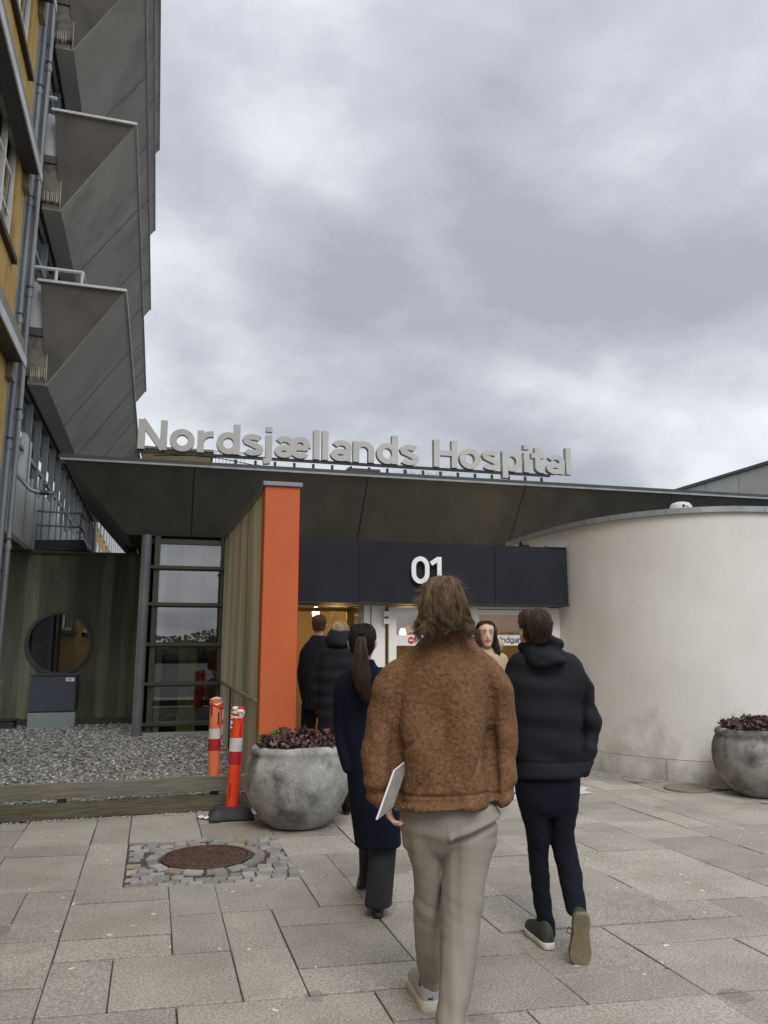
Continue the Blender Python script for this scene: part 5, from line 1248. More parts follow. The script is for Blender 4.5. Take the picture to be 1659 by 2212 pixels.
def hair_shell(name, M, rws, m, parent, strands=600, rad_=.0012, wave=0.004, freq=9, vmax=(0.9, 1.0), th=(0, 2 * math.pi), seedv=1, lumpy=.006, light=None, lfrac=.0, jit=.004, world=False, voxel=None, wfreq=3.0, cling=0.0):
    """rws: (z, cx, cy, rx, ryf, ryb) rings from the crown down"""
    R_ = random.Random(seedv)
    def pt(a, v):
        v = max(0, min(v, len(rws) - 1.0001)); i = int(v); t = v - i; A, B = rws[i], rws[i + 1]
        q = [A[k] + (B[k] - A[k]) * t for k in range(6)]; s = math.sin(a)
        return Vector((q[1] + math.cos(a) * q[3], q[2] + s * (q[4] if s > 0 else q[5]), q[0]))
    mb = MB(); rings = []; nv = (len(rws) - 1) * 3 + 1
    for i in range(nv):
        v = i / 3; rings.append([])
        for k in range(32):
            a = 2 * math.pi * k / 32; p = pt(a, v); c = pt(a + math.pi, v); d = (p - (p + c) / 2); d = d.normalized() if d.length > 1e-6 else Vector((0, 0, 1))
            p = p - d * .004 + d * lumpy * noise.noise(Vector((math.cos(a) * freq * .5, math.sin(a) * freq * .5, v * .35 + seedv)))
            rings[-1].append(M @ p)
    mb.rings(rings); o = mb.build(name, m, parent, smooth=True)
    S = [MB(), MB()]
    for _ in range(strands):
        a = R_.uniform(*th); v1 = (len(rws) - 1) * R_.uniform(*vmax); v0 = R_.random() * .6 if R_.random() < .6 else R_.uniform(0, v1 * .6)
        n = max(6, int((v1 - v0) * 3)); ph = R_.uniform(0, 6.28); off = R_.uniform(-.003, .006); wa = wave * R_.uniform(.5, 1.3); pts = []
        clump = round(a * 5) / 5 * 7
        for k in range(n + 1):
            t = k / n; v = v0 + (v1 - v0) * t; aa = a + wa / .08 * math.sin(v * wfreq + clump + ph * .25) * (0.25 + t)
            p = pt(aa, v); c = pt(aa + math.pi, v); d = p - (p + c) / 2; d = d.normalized() if d.length > 1e-6 else Vector((0, 0, 1))
            w = lumpy * noise.noise(Vector((math.cos(aa) * freq * .5, math.sin(aa) * freq * .5, v * .35 + seedv)))
            p = p + d * (w + off + R_.uniform(-.0006, .0006) + wa * .8 * math.sin(v * wfreq * .9 + clump * 1.7) * t + (R_.uniform(0, jit) if k == n else 0))
            pts.append(M @ p)
        S[1 if (light and R_.random() < lfrac) else 0].tube(pts, [rad_ * (1 - .6 * k / n) for k in range(n + 1)], 3)
    for q, mm in ((0, m), (1, light)):
        if mm and S[q].v:
            so_ = S[q].build('hair_strands' if q == 0 else 'light_hair_strands', mm, parent, smooth=True); so_['kind'] = 'stuff'
    return o
def shoe(parent, M, L_, up, sole, sh=.028, wid=1.0, hi=1.0, extra=None):
    fp = [(0, .018), (.012, .030), (.05, .036), (.11, .033), (.17, .040), (.215, .046), (.25, .042), (.275, .028), (.286, .010)]
    k = L_ / .286
    b = MB(); lo = [Vector((w * k * wid, y * k, 0)) for y, w in fp] + [Vector((-w * k * wid, y * k, 0)) for y, w in reversed(fp)]
    rings = [[M @ Vector((p.x * .94, p.y * .985 + .002, 0)) for p in lo], [M @ Vector((p.x, p.y, .006)) for p in lo], [M @ Vector((p.x * 1.02, p.y, sh)) for p in lo], [M @ Vector((p.x * .9, p.y * .97 + .004, sh + .004)) for p in lo]]
    b.rings(rings); b.build('sole', sole, parent, smooth=True, split=50)
    u = MB(); pr = [(.004, .015, .060), (.015, .029, .082), (.05, .034, .090), (.09, .033, .092), (.12, .034, .082), (.16, .038, .066), (.21, .042, .052), (.25, .037, .042), (.274, .022, .030), (.281, .006, .016)]
    rings = []
    for y, w, h in pr:
        rings.append([M @ Vector((math.cos(2 * math.pi * q / 20) * w * k * wid, y * k, sh - .004 + (max(0, math.sin(2 * math.pi * q / 20)) ** .8) * h * hi - (0.002 if math.sin(2 * math.pi * q / 20) < 0 else 0))) for q in range(20)])
    u.rings(rings); o = u.build('shoe', up, parent, smooth=True)
    return o
def SM(heel, yaw, pitch=0.0, roll=0.0):   # shoe frame: heel position, toe direction yaw (0 = away), pitch>0 lifts the heel about the toe
    return Matrix.Translation(Vector(heel)) @ Matrix.Rotation(yaw, 4, 'Z') @ Matrix.Rotation(-pitch, 4, 'X') @ Matrix.Rotation(roll, 4, 'Y')
nz = lambda x, y, z: noise.noise(Vector((x, y, z)))
def hand(name_unused, mb, wrist, dirv, palm_n, s=1.0, curl=0.6, thumb=1):
    """five separate fingers rooted in the palm; dirv: wrist to knuckles, palm_n: direction the palm faces"""
    d = Vector(dirv).normalized(); n = Vector(palm_n); n = (n - d * n.dot(d)).normalized(); sd = d.cross(n) * thumb
    w = Vector(wrist)
    chain(mb, [(w - d * .03 * s, .026 * s, .02 * s), (w + d * .02 * s, .032 * s, .017 * s), (w + d * .055 * s, .040 * s, .016 * s), (w + d * .085 * s, .040 * s, .013 * s)], 14, side=sd)
    for k, (off, ln) in enumerate(((-.030, .068), (-.010, .078), (.011, .073), (.030, .058))):
        p = w + d * (.086 - abs(off) * .2) * s + sd * (-off) * s; dd_ = d.copy(); pts = [(p - d * .012 * s, .0088 * s, .0088 * s)]
        for q, fr_l in enumerate((.45, .31, .24)):
            ang_ = curl * (0.9 if q == 0 else 1.1) ; ax = sd
            dd_ = (Matrix.Rotation(ang_ * (1 if (d.cross(n)).dot(sd) > 0 else -1), 3, ax) @ dd_).normalized() if False else (dd_ * math.cos(ang_) + n * math.sin(ang_)).normalized()
            n2 = (n - dd_ * n.dot(dd_)); n = n2.normalized() if n2.length > .05 else n
            p = p + dd_ * ln * fr_l * s; pts.append((p, .0085 * s * (1 - .1 * q), .0085 * s * (1 - .1 * q)))
        n = Vector(palm_n); n = (n - d * n.dot(d)).normalized()
        chain(mb, pts, 8, side=sd, sub=2)
    t0 = w + d * .022 * s + sd * .026 * s
    chain(mb, [(t0, .013 * s, .013 * s), (t0 + (d * .5 + sd * .7 + n * .35).normalized() * .034 * s, .011 * s, .011 * s), (t0 + (d * .8 + sd * .55 + n * .7).normalized() * .062 * s, .0095 * s, .0095 * s)], 8, side=n, sub=3)
def body(parent, Mh, neck, sh, el, wr, hip, kn, an, m='skin', sc=1.0, hands=None, ears=True, voxel=.007, disp=None, face=False):
    """one continuous figure: head, neck, trunk, arms, legs"""
    mb = MB(); head(mb, Mh, ears)
    hc = Mh @ Vector((0, -.01, -.06)); mid = (sh[0] + sh[1]) / 2; pel = (hip[0] + hip[1]) / 2
    chain(mb, [(hc, .050, .052), (neck, .054, .054), (mid + ZZ * .02, .07, .06)], 16)
    chain(mb, [(mid - ZZ * .02, .15, .085), (mid - ZZ * .16, .145, .10), (mid.lerp(pel, .62), .12, .09), (pel + ZZ * .02, .12, .085), (pel - ZZ * .02, .09, .06)], 20)
    for q in (0, 1):
        chain(mb, [(mid, .05, .05), (sh[q] - ZZ * .02, .044, .044), (sh[q].lerp(el[q], .5), .034, .034), (el[q], .028, .028), (el[q].lerp(wr[q], .4), .027, .026), (wr[q], .022, .020)], 12)
        chain(mb, [(hip[q], .065, .065), (hip[q].lerp(kn[q], .5), .050, .052), (kn[q], .036, .038), (kn[q].lerp(an[q], .4), .034, .038), (an[q], .026, .028), (an[q] - ZZ * .03, .026, .03)], 12)
        if hands and hands[q]: hand('', mb, wr[q], *hands[q])
        elif hands is not False:
            d = (pel - wr[q]); d.z -= .04; d.normalize(); hand('', mb, wr[q], d, (0, 1, 0), .9, .3, thumb=1 if q == 0 else -1)      # hands in the pockets
    return fuse(mb, 'body', m, parent, voxel, 2, disp)

# ---------------------------------------------------------------- man in the brown fleece jacket
Y1 = 3.45
p = empty('person', G(950, 2215), 'person with long brown hair in a brown fleece jacket, seen from behind', 'person')
hc = W(957, 1318, 3.40)
Mh = hframe(hc, 0.06, rad(2))
LH = W(834, 1750, 3.37); RH = W(1078, 1728, 3.36)
hip = [W(925, 1745, 3.45), W(1005, 1745, 3.45)]; kn = [W(925, 1950, 3.52), W(990, 2000, 3.40)]; an = [Vector((W(930, 2165, 3.72).x, 3.74, .09)), Vector((W(970, 2300, 3.2).x, 3.2, .14))]
bd = body(p, Mh, W(957, 1388, 3.45), [W(880, 1440, 3.46), W(1042, 1440, 3.46)], [W(828, 1590, 3.47), W(1084, 1600, 3.50)], [LH + Vector((0, .03, .045)), W(1072, 1692, 3.45)], hip, kn, an, voxel=.0062,
          hands=[((.16, -.10, -.85), (1, -.1, .1), .92, .55, -1), (tuple(W(1030, 1790, 3.46) - W(1072, 1692, 3.45)), (0, 1, 0), .9, .3, 1)])
mb = MB()
rows(mb, [(1352, 938, 992, 3.43, .055), (1366, 922, 1006, 3.44, .075), (1382, 908, 1020, 3.45, .085), (1398, 892, 1030, 3.45, .10), (1424, 864, 1060, 3.46, .125), (1470, 852, 1070, 3.46, .15), (1550, 856, 1062, 3.46, .16), (1620, 856, 1058, 3.46, .165), (1690, 853, 1062, 3.46, .17), (1728, 853, 1065, 3.46, .172), (1736, 856, 1062, 3.46, .165)], 2.25, 36)
chain(mb, [(W(908, 1420, 3.46), .05, .075), (W(876, 1444, 3.46), .068, .085), (W(848, 1480, 3.46), .076, .10), (W(838, 1530, 3.47), .080, .10), (W(829, 1590, 3.47), .086, .10), (W(825, 1645, 3.45), .083, .095), (W(823, 1690, 3.42), .074, .085), (W(828, 1720, 3.40), .058, .065), (W(836, 1737, 3.38), .042, .045)], 24)
chain(mb, [(W(1010, 1422, 3.46), .05, .075), (W(1043, 1446, 3.46), .066, .085), (W(1070, 1475, 3.46), .070, .10), (W(1080, 1540, 3.49), .068, .095), (W(1086, 1600, 3.50), .074, .095), (W(1082, 1640, 3.49), .064, .085), (W(1086, 1680, 3.45), .064, .08), (W(1084, 1710, 3.41), .052, .06), (W(1078, 1728, 3.39), .038, .045)], 24)
chain(mb, [(W(935, 1360, 3.39), .02, .03), (W(965, 1350, 3.36), .02, .035), (W(996, 1360, 3.39), .02, .03)], 12)
mb.tube([W(853, 1742, 3.40) , W(900, 1748, 3.295), W(960, 1749, 3.275), W(1020, 1744, 3.295), W(1064, 1728, 3.40)], .016, 10)
xc = W(958, 1600, Y1).x; zhem = W(958, 1722, 3.28).z; zcuff = W(835, 1715, 3.36).z
def dj(co, n):
    x, y, z = co; d = 0.010 * nz(x * 7, y * 3, z * 1.6 + 3) + 0.004 * nz(x * 11 + z * 5, y * 6, z * 4)
    ax_ = abs(x - xc); t = min(1, max(0, (ax_ - .19) / .07)); arm = t > .5
    d += t * (0.016 * nz(x * 5, y * 5, z * 11 + x * 4) + 0.009 * math.sin(z * 75 + 9 * nz(x * 4, y * 4, 2)) * max(0, 1 - abs(z - zcuff) / .07))
    d += (1 - t) * 0.024 * min(1, max(0.15, (z - zhem) * 6)) * math.sin((x - xc) * 24 + 3.0 * nz(x * 2, 1, z * 1.4) + (z - 1.2) * 2.5) * min(1, max(0, (1.48 - z) * 2.4)) * (1 if n.y < .3 else .3)
    d += (1 - t) * 0.014 * nz((x + z * .8) * 6, y * 2, (z - x) * 3)
    r9 = nz((x - z * .45) * 7, 3, (z + x) * 1.6); d -= (1 - t) * .009 * math.exp(-(r9 / .07) ** 2) * min(1, max(0, (1.42 - z) * 4)) * (1 if n.y < .2 else 0)
    d -= 0.013 * math.exp(-((ax_ - .205 + .012 * nz(1, z * 5, 1)) / .022) ** 2) * min(1, max(0, (1.42 - z) * 5))
    d += 0.0014 * nz(x * 45, y * 45, z * 45) + 0.0026 * nz(x * 100, y * 100, z * 75 + 5)
    if n.y < 0: d -= 0.010 * math.exp(-((z - (zhem + .03 * (x - xc))) / .005) ** 2) if not arm else 0
    return d
fuse(mb, 'fleece_jacket', 'fleece', p, .0062, 3, dj)
mb = MB()
rows(mb, [(1700, 868, 1052, 3.46, .13), (1740, 866, 1068, 3.46, .145), (1775, 864, 1075, 3.46, .150), (1800, 868, 1074, 3.46, .135), (1830, 872, 1068, 3.46, .10), (1845, 885, 1055, 3.46, .06)], 2.2, 30)
rows(mb, [(1740, 866, 965, 3.46, .11), (1790, 870, 961, 3.46, .115), (1842, 879, 957, 3.48, .105), (1889, 891, 955, 3.50, .095), (1952, 892, 953, 3.53, .09), (2015, 895, 953, 3.57, .085), (2062, 898, 953, 3.61, .082), (2090, 902, 952, 3.68, .074), (2112, 904, 951, 3.73, .074), (2128, 906, 950, 3.76, .074)], 2.1, 26)
rows(mb, [(1735, 970, 1074, 3.46, .12), (1760, 960, 1076, 3.46, .135), (1811, 958, 1068, 3.45, .125), (1874, 957, 1056, 3.43, .11), (1968, 955, 1039, 3.38, .10), (2046, 951, 1030, 3.33, .095), (2125, 948, 1018, 3.28, .09), (2212, 943, 1004, 3.23, .088), (2262, 941, 996, 3.20, .09)], 2.1, 26)
def dt(co, n):
    x, y, z = co; d = .010 * nz(x * 19, y * 8, z * .9) + .006 * nz(x * 30, y * 10, z * 1.6) + .007 * nz(x * 5, y * 5, z * 24 + x * 12) * math.exp(-((z - .50) / .10) ** 2) + .006 * nz(x * 6 + z * 16, y * 5, z * 14) * math.exp(-((z - .80) / .09) ** 2)
    d += .014 * math.exp(-((z - .80 - (x - xc) * .35) / .014) ** 2) * (1 if (x > xc + .01 and n.y < .2) else 0) - .018 * math.exp(-((z - .775 - (x - xc) * .35) / .012) ** 2) * (1 if (x > xc + .01 and n.y < .2) else 0)
    if z < .35: d += .006 * math.sin(z * 55 + x * 20) * (1 - z / .35)
    return d
fuse(mb, 'trousers', 'trouser_grey', p, .008, 3, dt)
hs = G(933, 2192); ym = math.atan2(.13, .30)
s1_ = shoe(p, SM((hs.x - .005, hs.y + .01, 0.002), .17, rad(0)), .315, 'shoe_grey', 'shoe_cream', sh=.042, wid=1.15, hi=1.2)
# heel details of the trainer
Ms = SM((hs.x - .005, hs.y + .01, 0.002), .17)
for zz0, zz1, mm, yy0 in ((.052, .058, 'navy', .006), (.082, .118, 'shoe_blue', .018)):
    u = MB(); rg = []
    for z_, gr in ((zz0, .0), (zz1, -.004)):
        rg.append([Ms @ Vector((math.sin(a) * (.040 + gr), yy0 + .04 - math.cos(a) * .044, z_)) for a in [rad(-100 + 200 * k / 14) for k in range(15)]])
    u.add(rg[0] + rg[1], [(k, k + 1, k + 16, k + 15) for k in range(14)]); u.build('heel_trim', mm, s1_, smooth=True)
s2_ = shoe(p, SM((W(970, 2300, 3.15).x - .01, 3.14, .05), -.12, rad(14)), .315, 'shoe_grey', 'shoe_cream', sh=.042, wid=1.12, hi=1.12)
hr = [(.150, .008, -.01, .02, .02, .02), (.138, .006, -.01, .058, .05, .055), (.10, .002, -.008, .084, .07, .100), (.04, .002, -.01, .100, .05, .125), (-.02, .0, -.012, .104, .02, .132), (-.055, -.002, -.016, .110, .0, .122), (-.088, -.006, -.02, .112, -.01, .104), (-.15, -.008, -.02, .118, -.02, .10)]
hair_shell('hair', Mh, hr[:7], 'hair_brown', p, strands=3600, rad_=.00105, wave=.013, vmax=(.80, 1.0), seedv=4, lumpy=.024, freq=7, light='hair_light', lfrac=.16, jit=.02, wfreq=2.3)
# curls reaching past the collar
cu = MB(); R_ = random.Random(3)
for k in range(420):
    left = R_.random() < .62; bx = R_.uniform(-.118, -.055) if left else R_.uniform(.065, .112); ph = R_.uniform(0, 6.28); cl = R_.uniform(-.25, .25); n = 10; pts = []
    ln = R_.uniform(.035, .085) if left else R_.uniform(.03, .075)
    for q in range(n + 1):
        t = q / n; pts.append(Mh @ Vector((bx + (-.018 if left else .026) * t * t + .010 * math.sin(t * 7 + round(bx * 60)) + cl * .02 * t, -.075 - .045 * math.cos(bx * 9) + .012 * math.cos(t * 6 + ph * .2) - .02 * t, -.045 - (ln + .015) * t)))
    cu.tube(pts, [.0012 * (1 - .6 * q / n) for q in range(n + 1)], 3)
o = cu.build('curl_strands', 'hair_brown', p, smooth=True); o['kind'] = 'stuff'
# flyaway hairs round the crown
fl = MB()
for k in range(170):
    a = R_.uniform(0, math.pi * 1.0); rr_ = R_.uniform(.100, .118); z0 = .03 + math.sin(a) * rr_; x0_ = math.cos(a) * rr_ * 1.0; pts = []
    d = Vector((math.cos(a) + R_.uniform(-.9, .9), R_.uniform(-.5, .5), math.sin(a) * .6 + R_.uniform(-.9, .5))); d.normalize(); c = Vector((x0_ * .92, R_.uniform(-.06, .02), z0 - .005))
    for q in range(6): pts.append(Mh @ c); c = c + d * R_.uniform(.005, .011); d = (d + Vector((0, 0, -.22))).normalized()
    fl.tube(pts, [.0007] * 6, 3)
o = fl.build('flyaway_hairs', 'hair_brown', p); o['kind'] = 'stuff'

# magazine in the left hand
A_ = W(853, 1664, 3.30); B_ = W(815, 1771, 3.20); wv = Vector((.062, .10, .030))
mz = empty('magazine', B_, 'thin magazine held edge on in the hand of the person in the brown jacket', 'magazine')
C_ = B_ + wv; D_ = A_ + wv; nn = (A_ - B_).cross(wv).normalized()
MB().prism([B_, C_, D_, A_], nn * .007).build('pages', 'paper', mz)
MB().prism([B_ - nn * .0025 + (A_ - B_) * .004, C_ - nn * .0025, D_ - nn * .0025, A_ - nn * .0025], nn * .002).build('cover', 'cover', mz)
MB().prism([B_ + nn * .0075, C_ + nn * .0075, D_ + nn * .0075, A_ + nn * .0075], nn * .001).build('cover', 'cover', mz)

# ---------------------------------------------------------------- man in the navy hooded jacket
Y2 = 4.45
p = empty('person', G(1190, 2060), 'man in a dark navy hooded jacket and dark jeans, stepping with one sole showing', 'person')
hc = W(1152, 1366, 4.40); Mh = hframe(hc, .38, rad(4))
hip = [W(1148, 1700, 4.45), W(1212, 1700, 4.45)]; kn = [W(1165, 1860, 4.50), W(1217, 1840, 4.50)]; an = [W(1182, 2012, 4.50), W(1246, 1950, 4.34)]
body(p, Mh, W(1165, 1412, 4.44), [W(1112, 1450, 4.47), W(1240, 1450, 4.47)], [W(1082, 1560, 4.52), W(1276, 1560, 4.50)], [W(1108, 1625, 4.46), W(1244, 1625, 4.46)], hip, kn, an, voxel=.0085)
mb = MB()
rows(mb, [(1398, 1138, 1208, 4.43, .07), (1412, 1122, 1226, 4.44, .09), (1425, 1104, 1246, 4.45, .105), (1442, 1092, 1262, 4.46, .125), (1485, 1092, 1262, 4.46, .145), (1550, 1100, 1254, 4.46, .15), (1620, 1106, 1254, 4.46, .155), (1664, 1110, 1256, 4.46, .16), (1674, 1113, 1253, 4.46, .15)], 2.3, 32)
for sgn, cx0 in ((1, 0), (-1, 1)):
    f = (lambda x: x) if sgn == 1 else (lambda x: 2 * 1177 - x)
    chain(mb, [(W(f(1225), 1432, 4.46), .06, .08), (W(f(1247), 1455, 4.46), .054, .078), (W(f(1258), 1490, 4.47), .055, .078), (W(f(1269), 1545, 4.49), .057, .078), (W(f(1272), 1582, 4.49), .053, .072), (W(f(1270), 1615, 4.46), .052, .07), (W(f(1266), 1645, 4.43), .042, .055), (W(f(1262), 1664, 4.41), .030, .04)], 20)
zh2 = W(1180, 1650, 4.3).z; xc2 = W(1178, 1600, 4.46).x
def d2(co, n):
    x, y, z = co; r3 = nz(x * 4, y * 3, z * 3); sl_ = min(1, max(0, (abs(x - xc2) - .2) / .05)); return .005 * math.sin(z * 38 + 2.5 * r3) + .010 * r3 + .009 * nz(x * 5 + z * 4, y * 3, z * 13) + .010 * sl_ * nz(x * 6, y * 6, z * 20 + x * 10) - (.007 * math.exp(-((z - zh2) / .006) ** 2))
fuse(mb, 'jacket', 'navy', p, .0085, 3, d2)
# hem band, back yoke seam
mb = MB()
rows(mb, [(1383, 1140, 1196, 4.44, .06), (1395, 1132, 1206, 4.42, .09), (1410, 1124, 1218, 4.40, .115), (1424, 1130, 1222, 4.38, .12), (1436, 1146, 1210, 4.36, .10), (1441, 1160, 1196, 4.35, .06)], 2.1, 28)
chain(mb, [(W(1132, 1404, 4.42), .035, .045), (W(1150, 1388, 4.36), .03, .035), (W(1178, 1384, 4.34), .03, .035), (W(1204, 1396, 4.40), .03, .045)], 14)
fuse(mb, 'hood', 'navy', p, .0075, 2, lambda co, n: .012 * nz(co.x * 11, co.y * 8, co.z * 16) + .006 * math.sin(co.z * 60 + co.x * 25))
mb = MB()
rows(mb, [(1655, 1116, 1248, 4.46, .12), (1690, 1112, 1252, 4.46, .13), (1735, 1118, 1249, 4.46, .12), (1760, 1128, 1246, 4.46, .08)], 2.2, 28)
rows(mb, [(1690, 1114, 1184, 4.46, .105), (1745, 1123, 1186, 4.47, .10), (1795, 1136, 1187, 4.48, .088), (1842, 1142, 1184, 4.50, .078), (1889, 1144, 1186, 4.51, .072), (1952, 1153, 1192, 4.51, .068), (2008, 1163, 1199, 4.51, .066), (2022, 1165, 1199, 4.51, .066)], 2.1, 24)
rows(mb, [(1690, 1182, 1250, 4.46, .105), (1735, 1184, 1248, 4.47, .10), (1795, 1188, 1240, 4.47, .088), (1835, 1194, 1246, 4.46, .08), (1889, 1206, 1256, 4.42, .074), (1952, 1219, 1265, 4.34, .07), (1976, 1226, 1267, 4.30, .068)], 2.1, 24)
fuse(mb, 'jeans', 'denim', p, .008, 3, lambda co, n: .006 * nz(co.x * 10, co.y * 6, co.z * 6) + .006 * nz(co.x * 6, co.y * 6, co.z * 22 + co.x * 14) * (1 if co.z < .62 else .5))
hL = G(1190, 2054)
sa = shoe(p, SM((hL.x, hL.y + .01, .0), math.atan2(.06, .27), 0), .295, 'shoe_olive', 'sole_white', sh=.030, hi=1.15)
# raised foot: sole faces the viewer
tp = W(1252, 2058, 4.12)
Mr = Matrix.Translation(W(1258, 1975, 4.16)) @ Matrix.Rotation(rad(-3), 4, 'Z') @ Matrix.Rotation(rad(-80), 4, 'X') @ Matrix.Rotation(rad(3), 4, 'Z')
sb = shoe(p, Mr, .262, 'shoe_olive', 'sole_tan', sh=.026, wid=1.35)
MB().tube([Mr @ Vector((-.03, .11, .05)), Mr @ Vector((-.055, .10, .06)), Mr @ Vector((-.06, .13, .07)), Mr @ Vector((-.035, .14, .06))], .0025, 5).build('lace', 'black_cloth', sb)
hr = [(.137, 0, -.01, .02, .02, .02), (.128, 0, -.01, .052, .05, .05), (.10, 0, -.008, .078, .085, .09), (.055, 0, -.008, .088, .075, .108), (.01, 0, -.012, .079, -.005, .110), (-.03, 0, -.018, .066, -.04, .098), (-.055, 0, -.025, .052, -.05, .080)]
hair_shell('hair', Mh, hr, 'hair_mid', p, strands=1500, rad_=.0012, wave=.004, vmax=(.5, 1.03), seedv=9, lumpy=.009, freq=9, jit=.012, wfreq=1.6)

# ---------------------------------------------------------------- woman with the ponytail
p = empty('person', G(812, 1985), 'woman with a long dark ponytail in a long navy coat and wide black trousers', 'person')
hc = W(783, 1392, 4.92); Mh = hframe(hc, -.10, rad(-2))
hip = [W(780, 1660, 4.97), W(830, 1660, 4.97)]; kn = [W(790, 1800, 5.02), W(828, 1800, 4.95)]; an = [Vector((W(788, 1900, 5.3).x, 5.28, .13)), Vector((W(815, 1970, 4.92).x, 4.95, .09))]
body(p, Mh, W(786, 1440, 4.95), [W(752, 1478, 4.97), W(832, 1478, 4.97)], [W(738, 1570, 5.0), W(846, 1570, 5.0)], [W(760, 1640, 4.96), W(838, 1640, 4.96)], hip, kn, an, voxel=.0085)
mb = MB()
rows(mb, [(1424, 768, 808, 4.94, .06), (1438, 765, 814, 4.95, .075), (1450, 758, 826, 4.96, .095), (1466, 744, 842, 4.96, .11), (1500, 738, 850, 4.97, .125), (1560, 740, 850, 4.97, .125), (1620, 745, 852, 4.97, .13), (1700, 752, 860, 4.97, .145), (1770, 762, 864, 4.97, .15), (1822, 768, 866, 4.97, .155)], 2.2, 30)
chain(mb, [(W(762, 1462, 4.96), .05, .07), (W(744, 1480, 4.97), .055, .07), (W(736, 1530, 4.99), .052, .07), (W(738, 1580, 5.0), .05, .065), (W(746, 1630, 4.93), .045, .05), (W(750, 1660, 4.9), .035, .04)], 18)
chain(mb, [(W(824, 1458, 4.96), .05, .07), (W(842, 1478, 4.97), .055, .07), (W(850, 1530, 4.99), .052, .07), (W(852, 1580, 5.0), .05, .065), (W(850, 1630, 4.93), .045, .05), (W(848, 1660, 4.9), .035, .04)], 18)
fuse(mb, 'coat', 'navy_wool', p, .009, 3, lambda co, n: .010 * math.sin(co.x * 30 + 2 * nz(co.x * 2, 0, co.z * 2)) * max(0, 1.1 - co.z) + .007 * nz(co.x * 6, co.y * 6, co.z * 4))
mb = MB()
rows(mb, [(1790, 772, 815, 5.02, .075), (1850, 775, 808, 5.10, .075), (1900, 776, 802, 5.2, .07), (1912, 777, 801, 5.22, .07)], 2.1, 22)
rows(mb, [(1790, 792, 860, 4.97, .09), (1850, 796, 855, 4.95, .085), (1900, 793, 852, 4.93, .088), (1945, 789, 849, 4.92, .085), (1956, 788, 848, 4.92, .082)], 2.1, 24)
fuse(mb, 'trousers', 'charcoal', p, .009, 2, lambda co, n: .007 * nz(co.x * 12, co.y * 6, co.z * 2))
hh = G(815, 1985); shoe(p, SM((hh.x, hh.y - .01, .0), -.05, 0), .27, 'shoe_black', 'shoe_black', sh=.03, wid=.95)
q_ = W(788, 1905, 5.3); shoe(p, SM((q_.x, 5.26, .09), .1, rad(25)), .26, 'shoe_black', 'shoe_black', sh=.03, wid=.95)
hr = [(.132, 0, -.01, .02, .02, .02), (.124, 0, -.01, .05, .05, .05), (.095, 0, -.008, .074, .08, .085), (.05, 0, -.008, .083, .07, .102), (.0, 0, -.01, .079, .015, .106), (-.04, 0, -.015, .066, -.035, .10), (-.075, .0, -.02, .048, -.05, .078)]
hair_shell('hair', Mh, hr, 'hair_black', p, strands=900, rad_=.0009, wave=.001, vmax=(.7, 1.0), seedv=5, lumpy=.002, freq=5, jit=.001, wfreq=1)
pt_ = [(.045, .006, -.118, .016, .016, .016), (.02, .008, -.135, .024, .018, .02), (-.05, .010, -.145, .034, .02, .022), (-.13, .012, -.15, .044, .02, .024), (-.20, .016, -.155, .05, .018, .022), (-.27, .028, -.155, .04, .014, .018), (-.34, .046, -.15, .012, .008, .01)]
hair_shell('ponytail', Mh, pt_, 'hair_dark', p, strands=900, rad_=.0012, wave=.003, vmax=(.7, 1.08), seedv=6, lumpy=.006, freq=9, jit=.006, wfreq=1.2, light='hair_tip', lfrac=.35)
MB().tube([Mh @ Vector((.006 + .018 * math.cos(a), -.118 , .045 + .016 * math.sin(a))) for a in [k * math.pi / 6 for k in range(13)]], .005, 6).build('hair_tie', 'black_cloth', p, smooth=True)

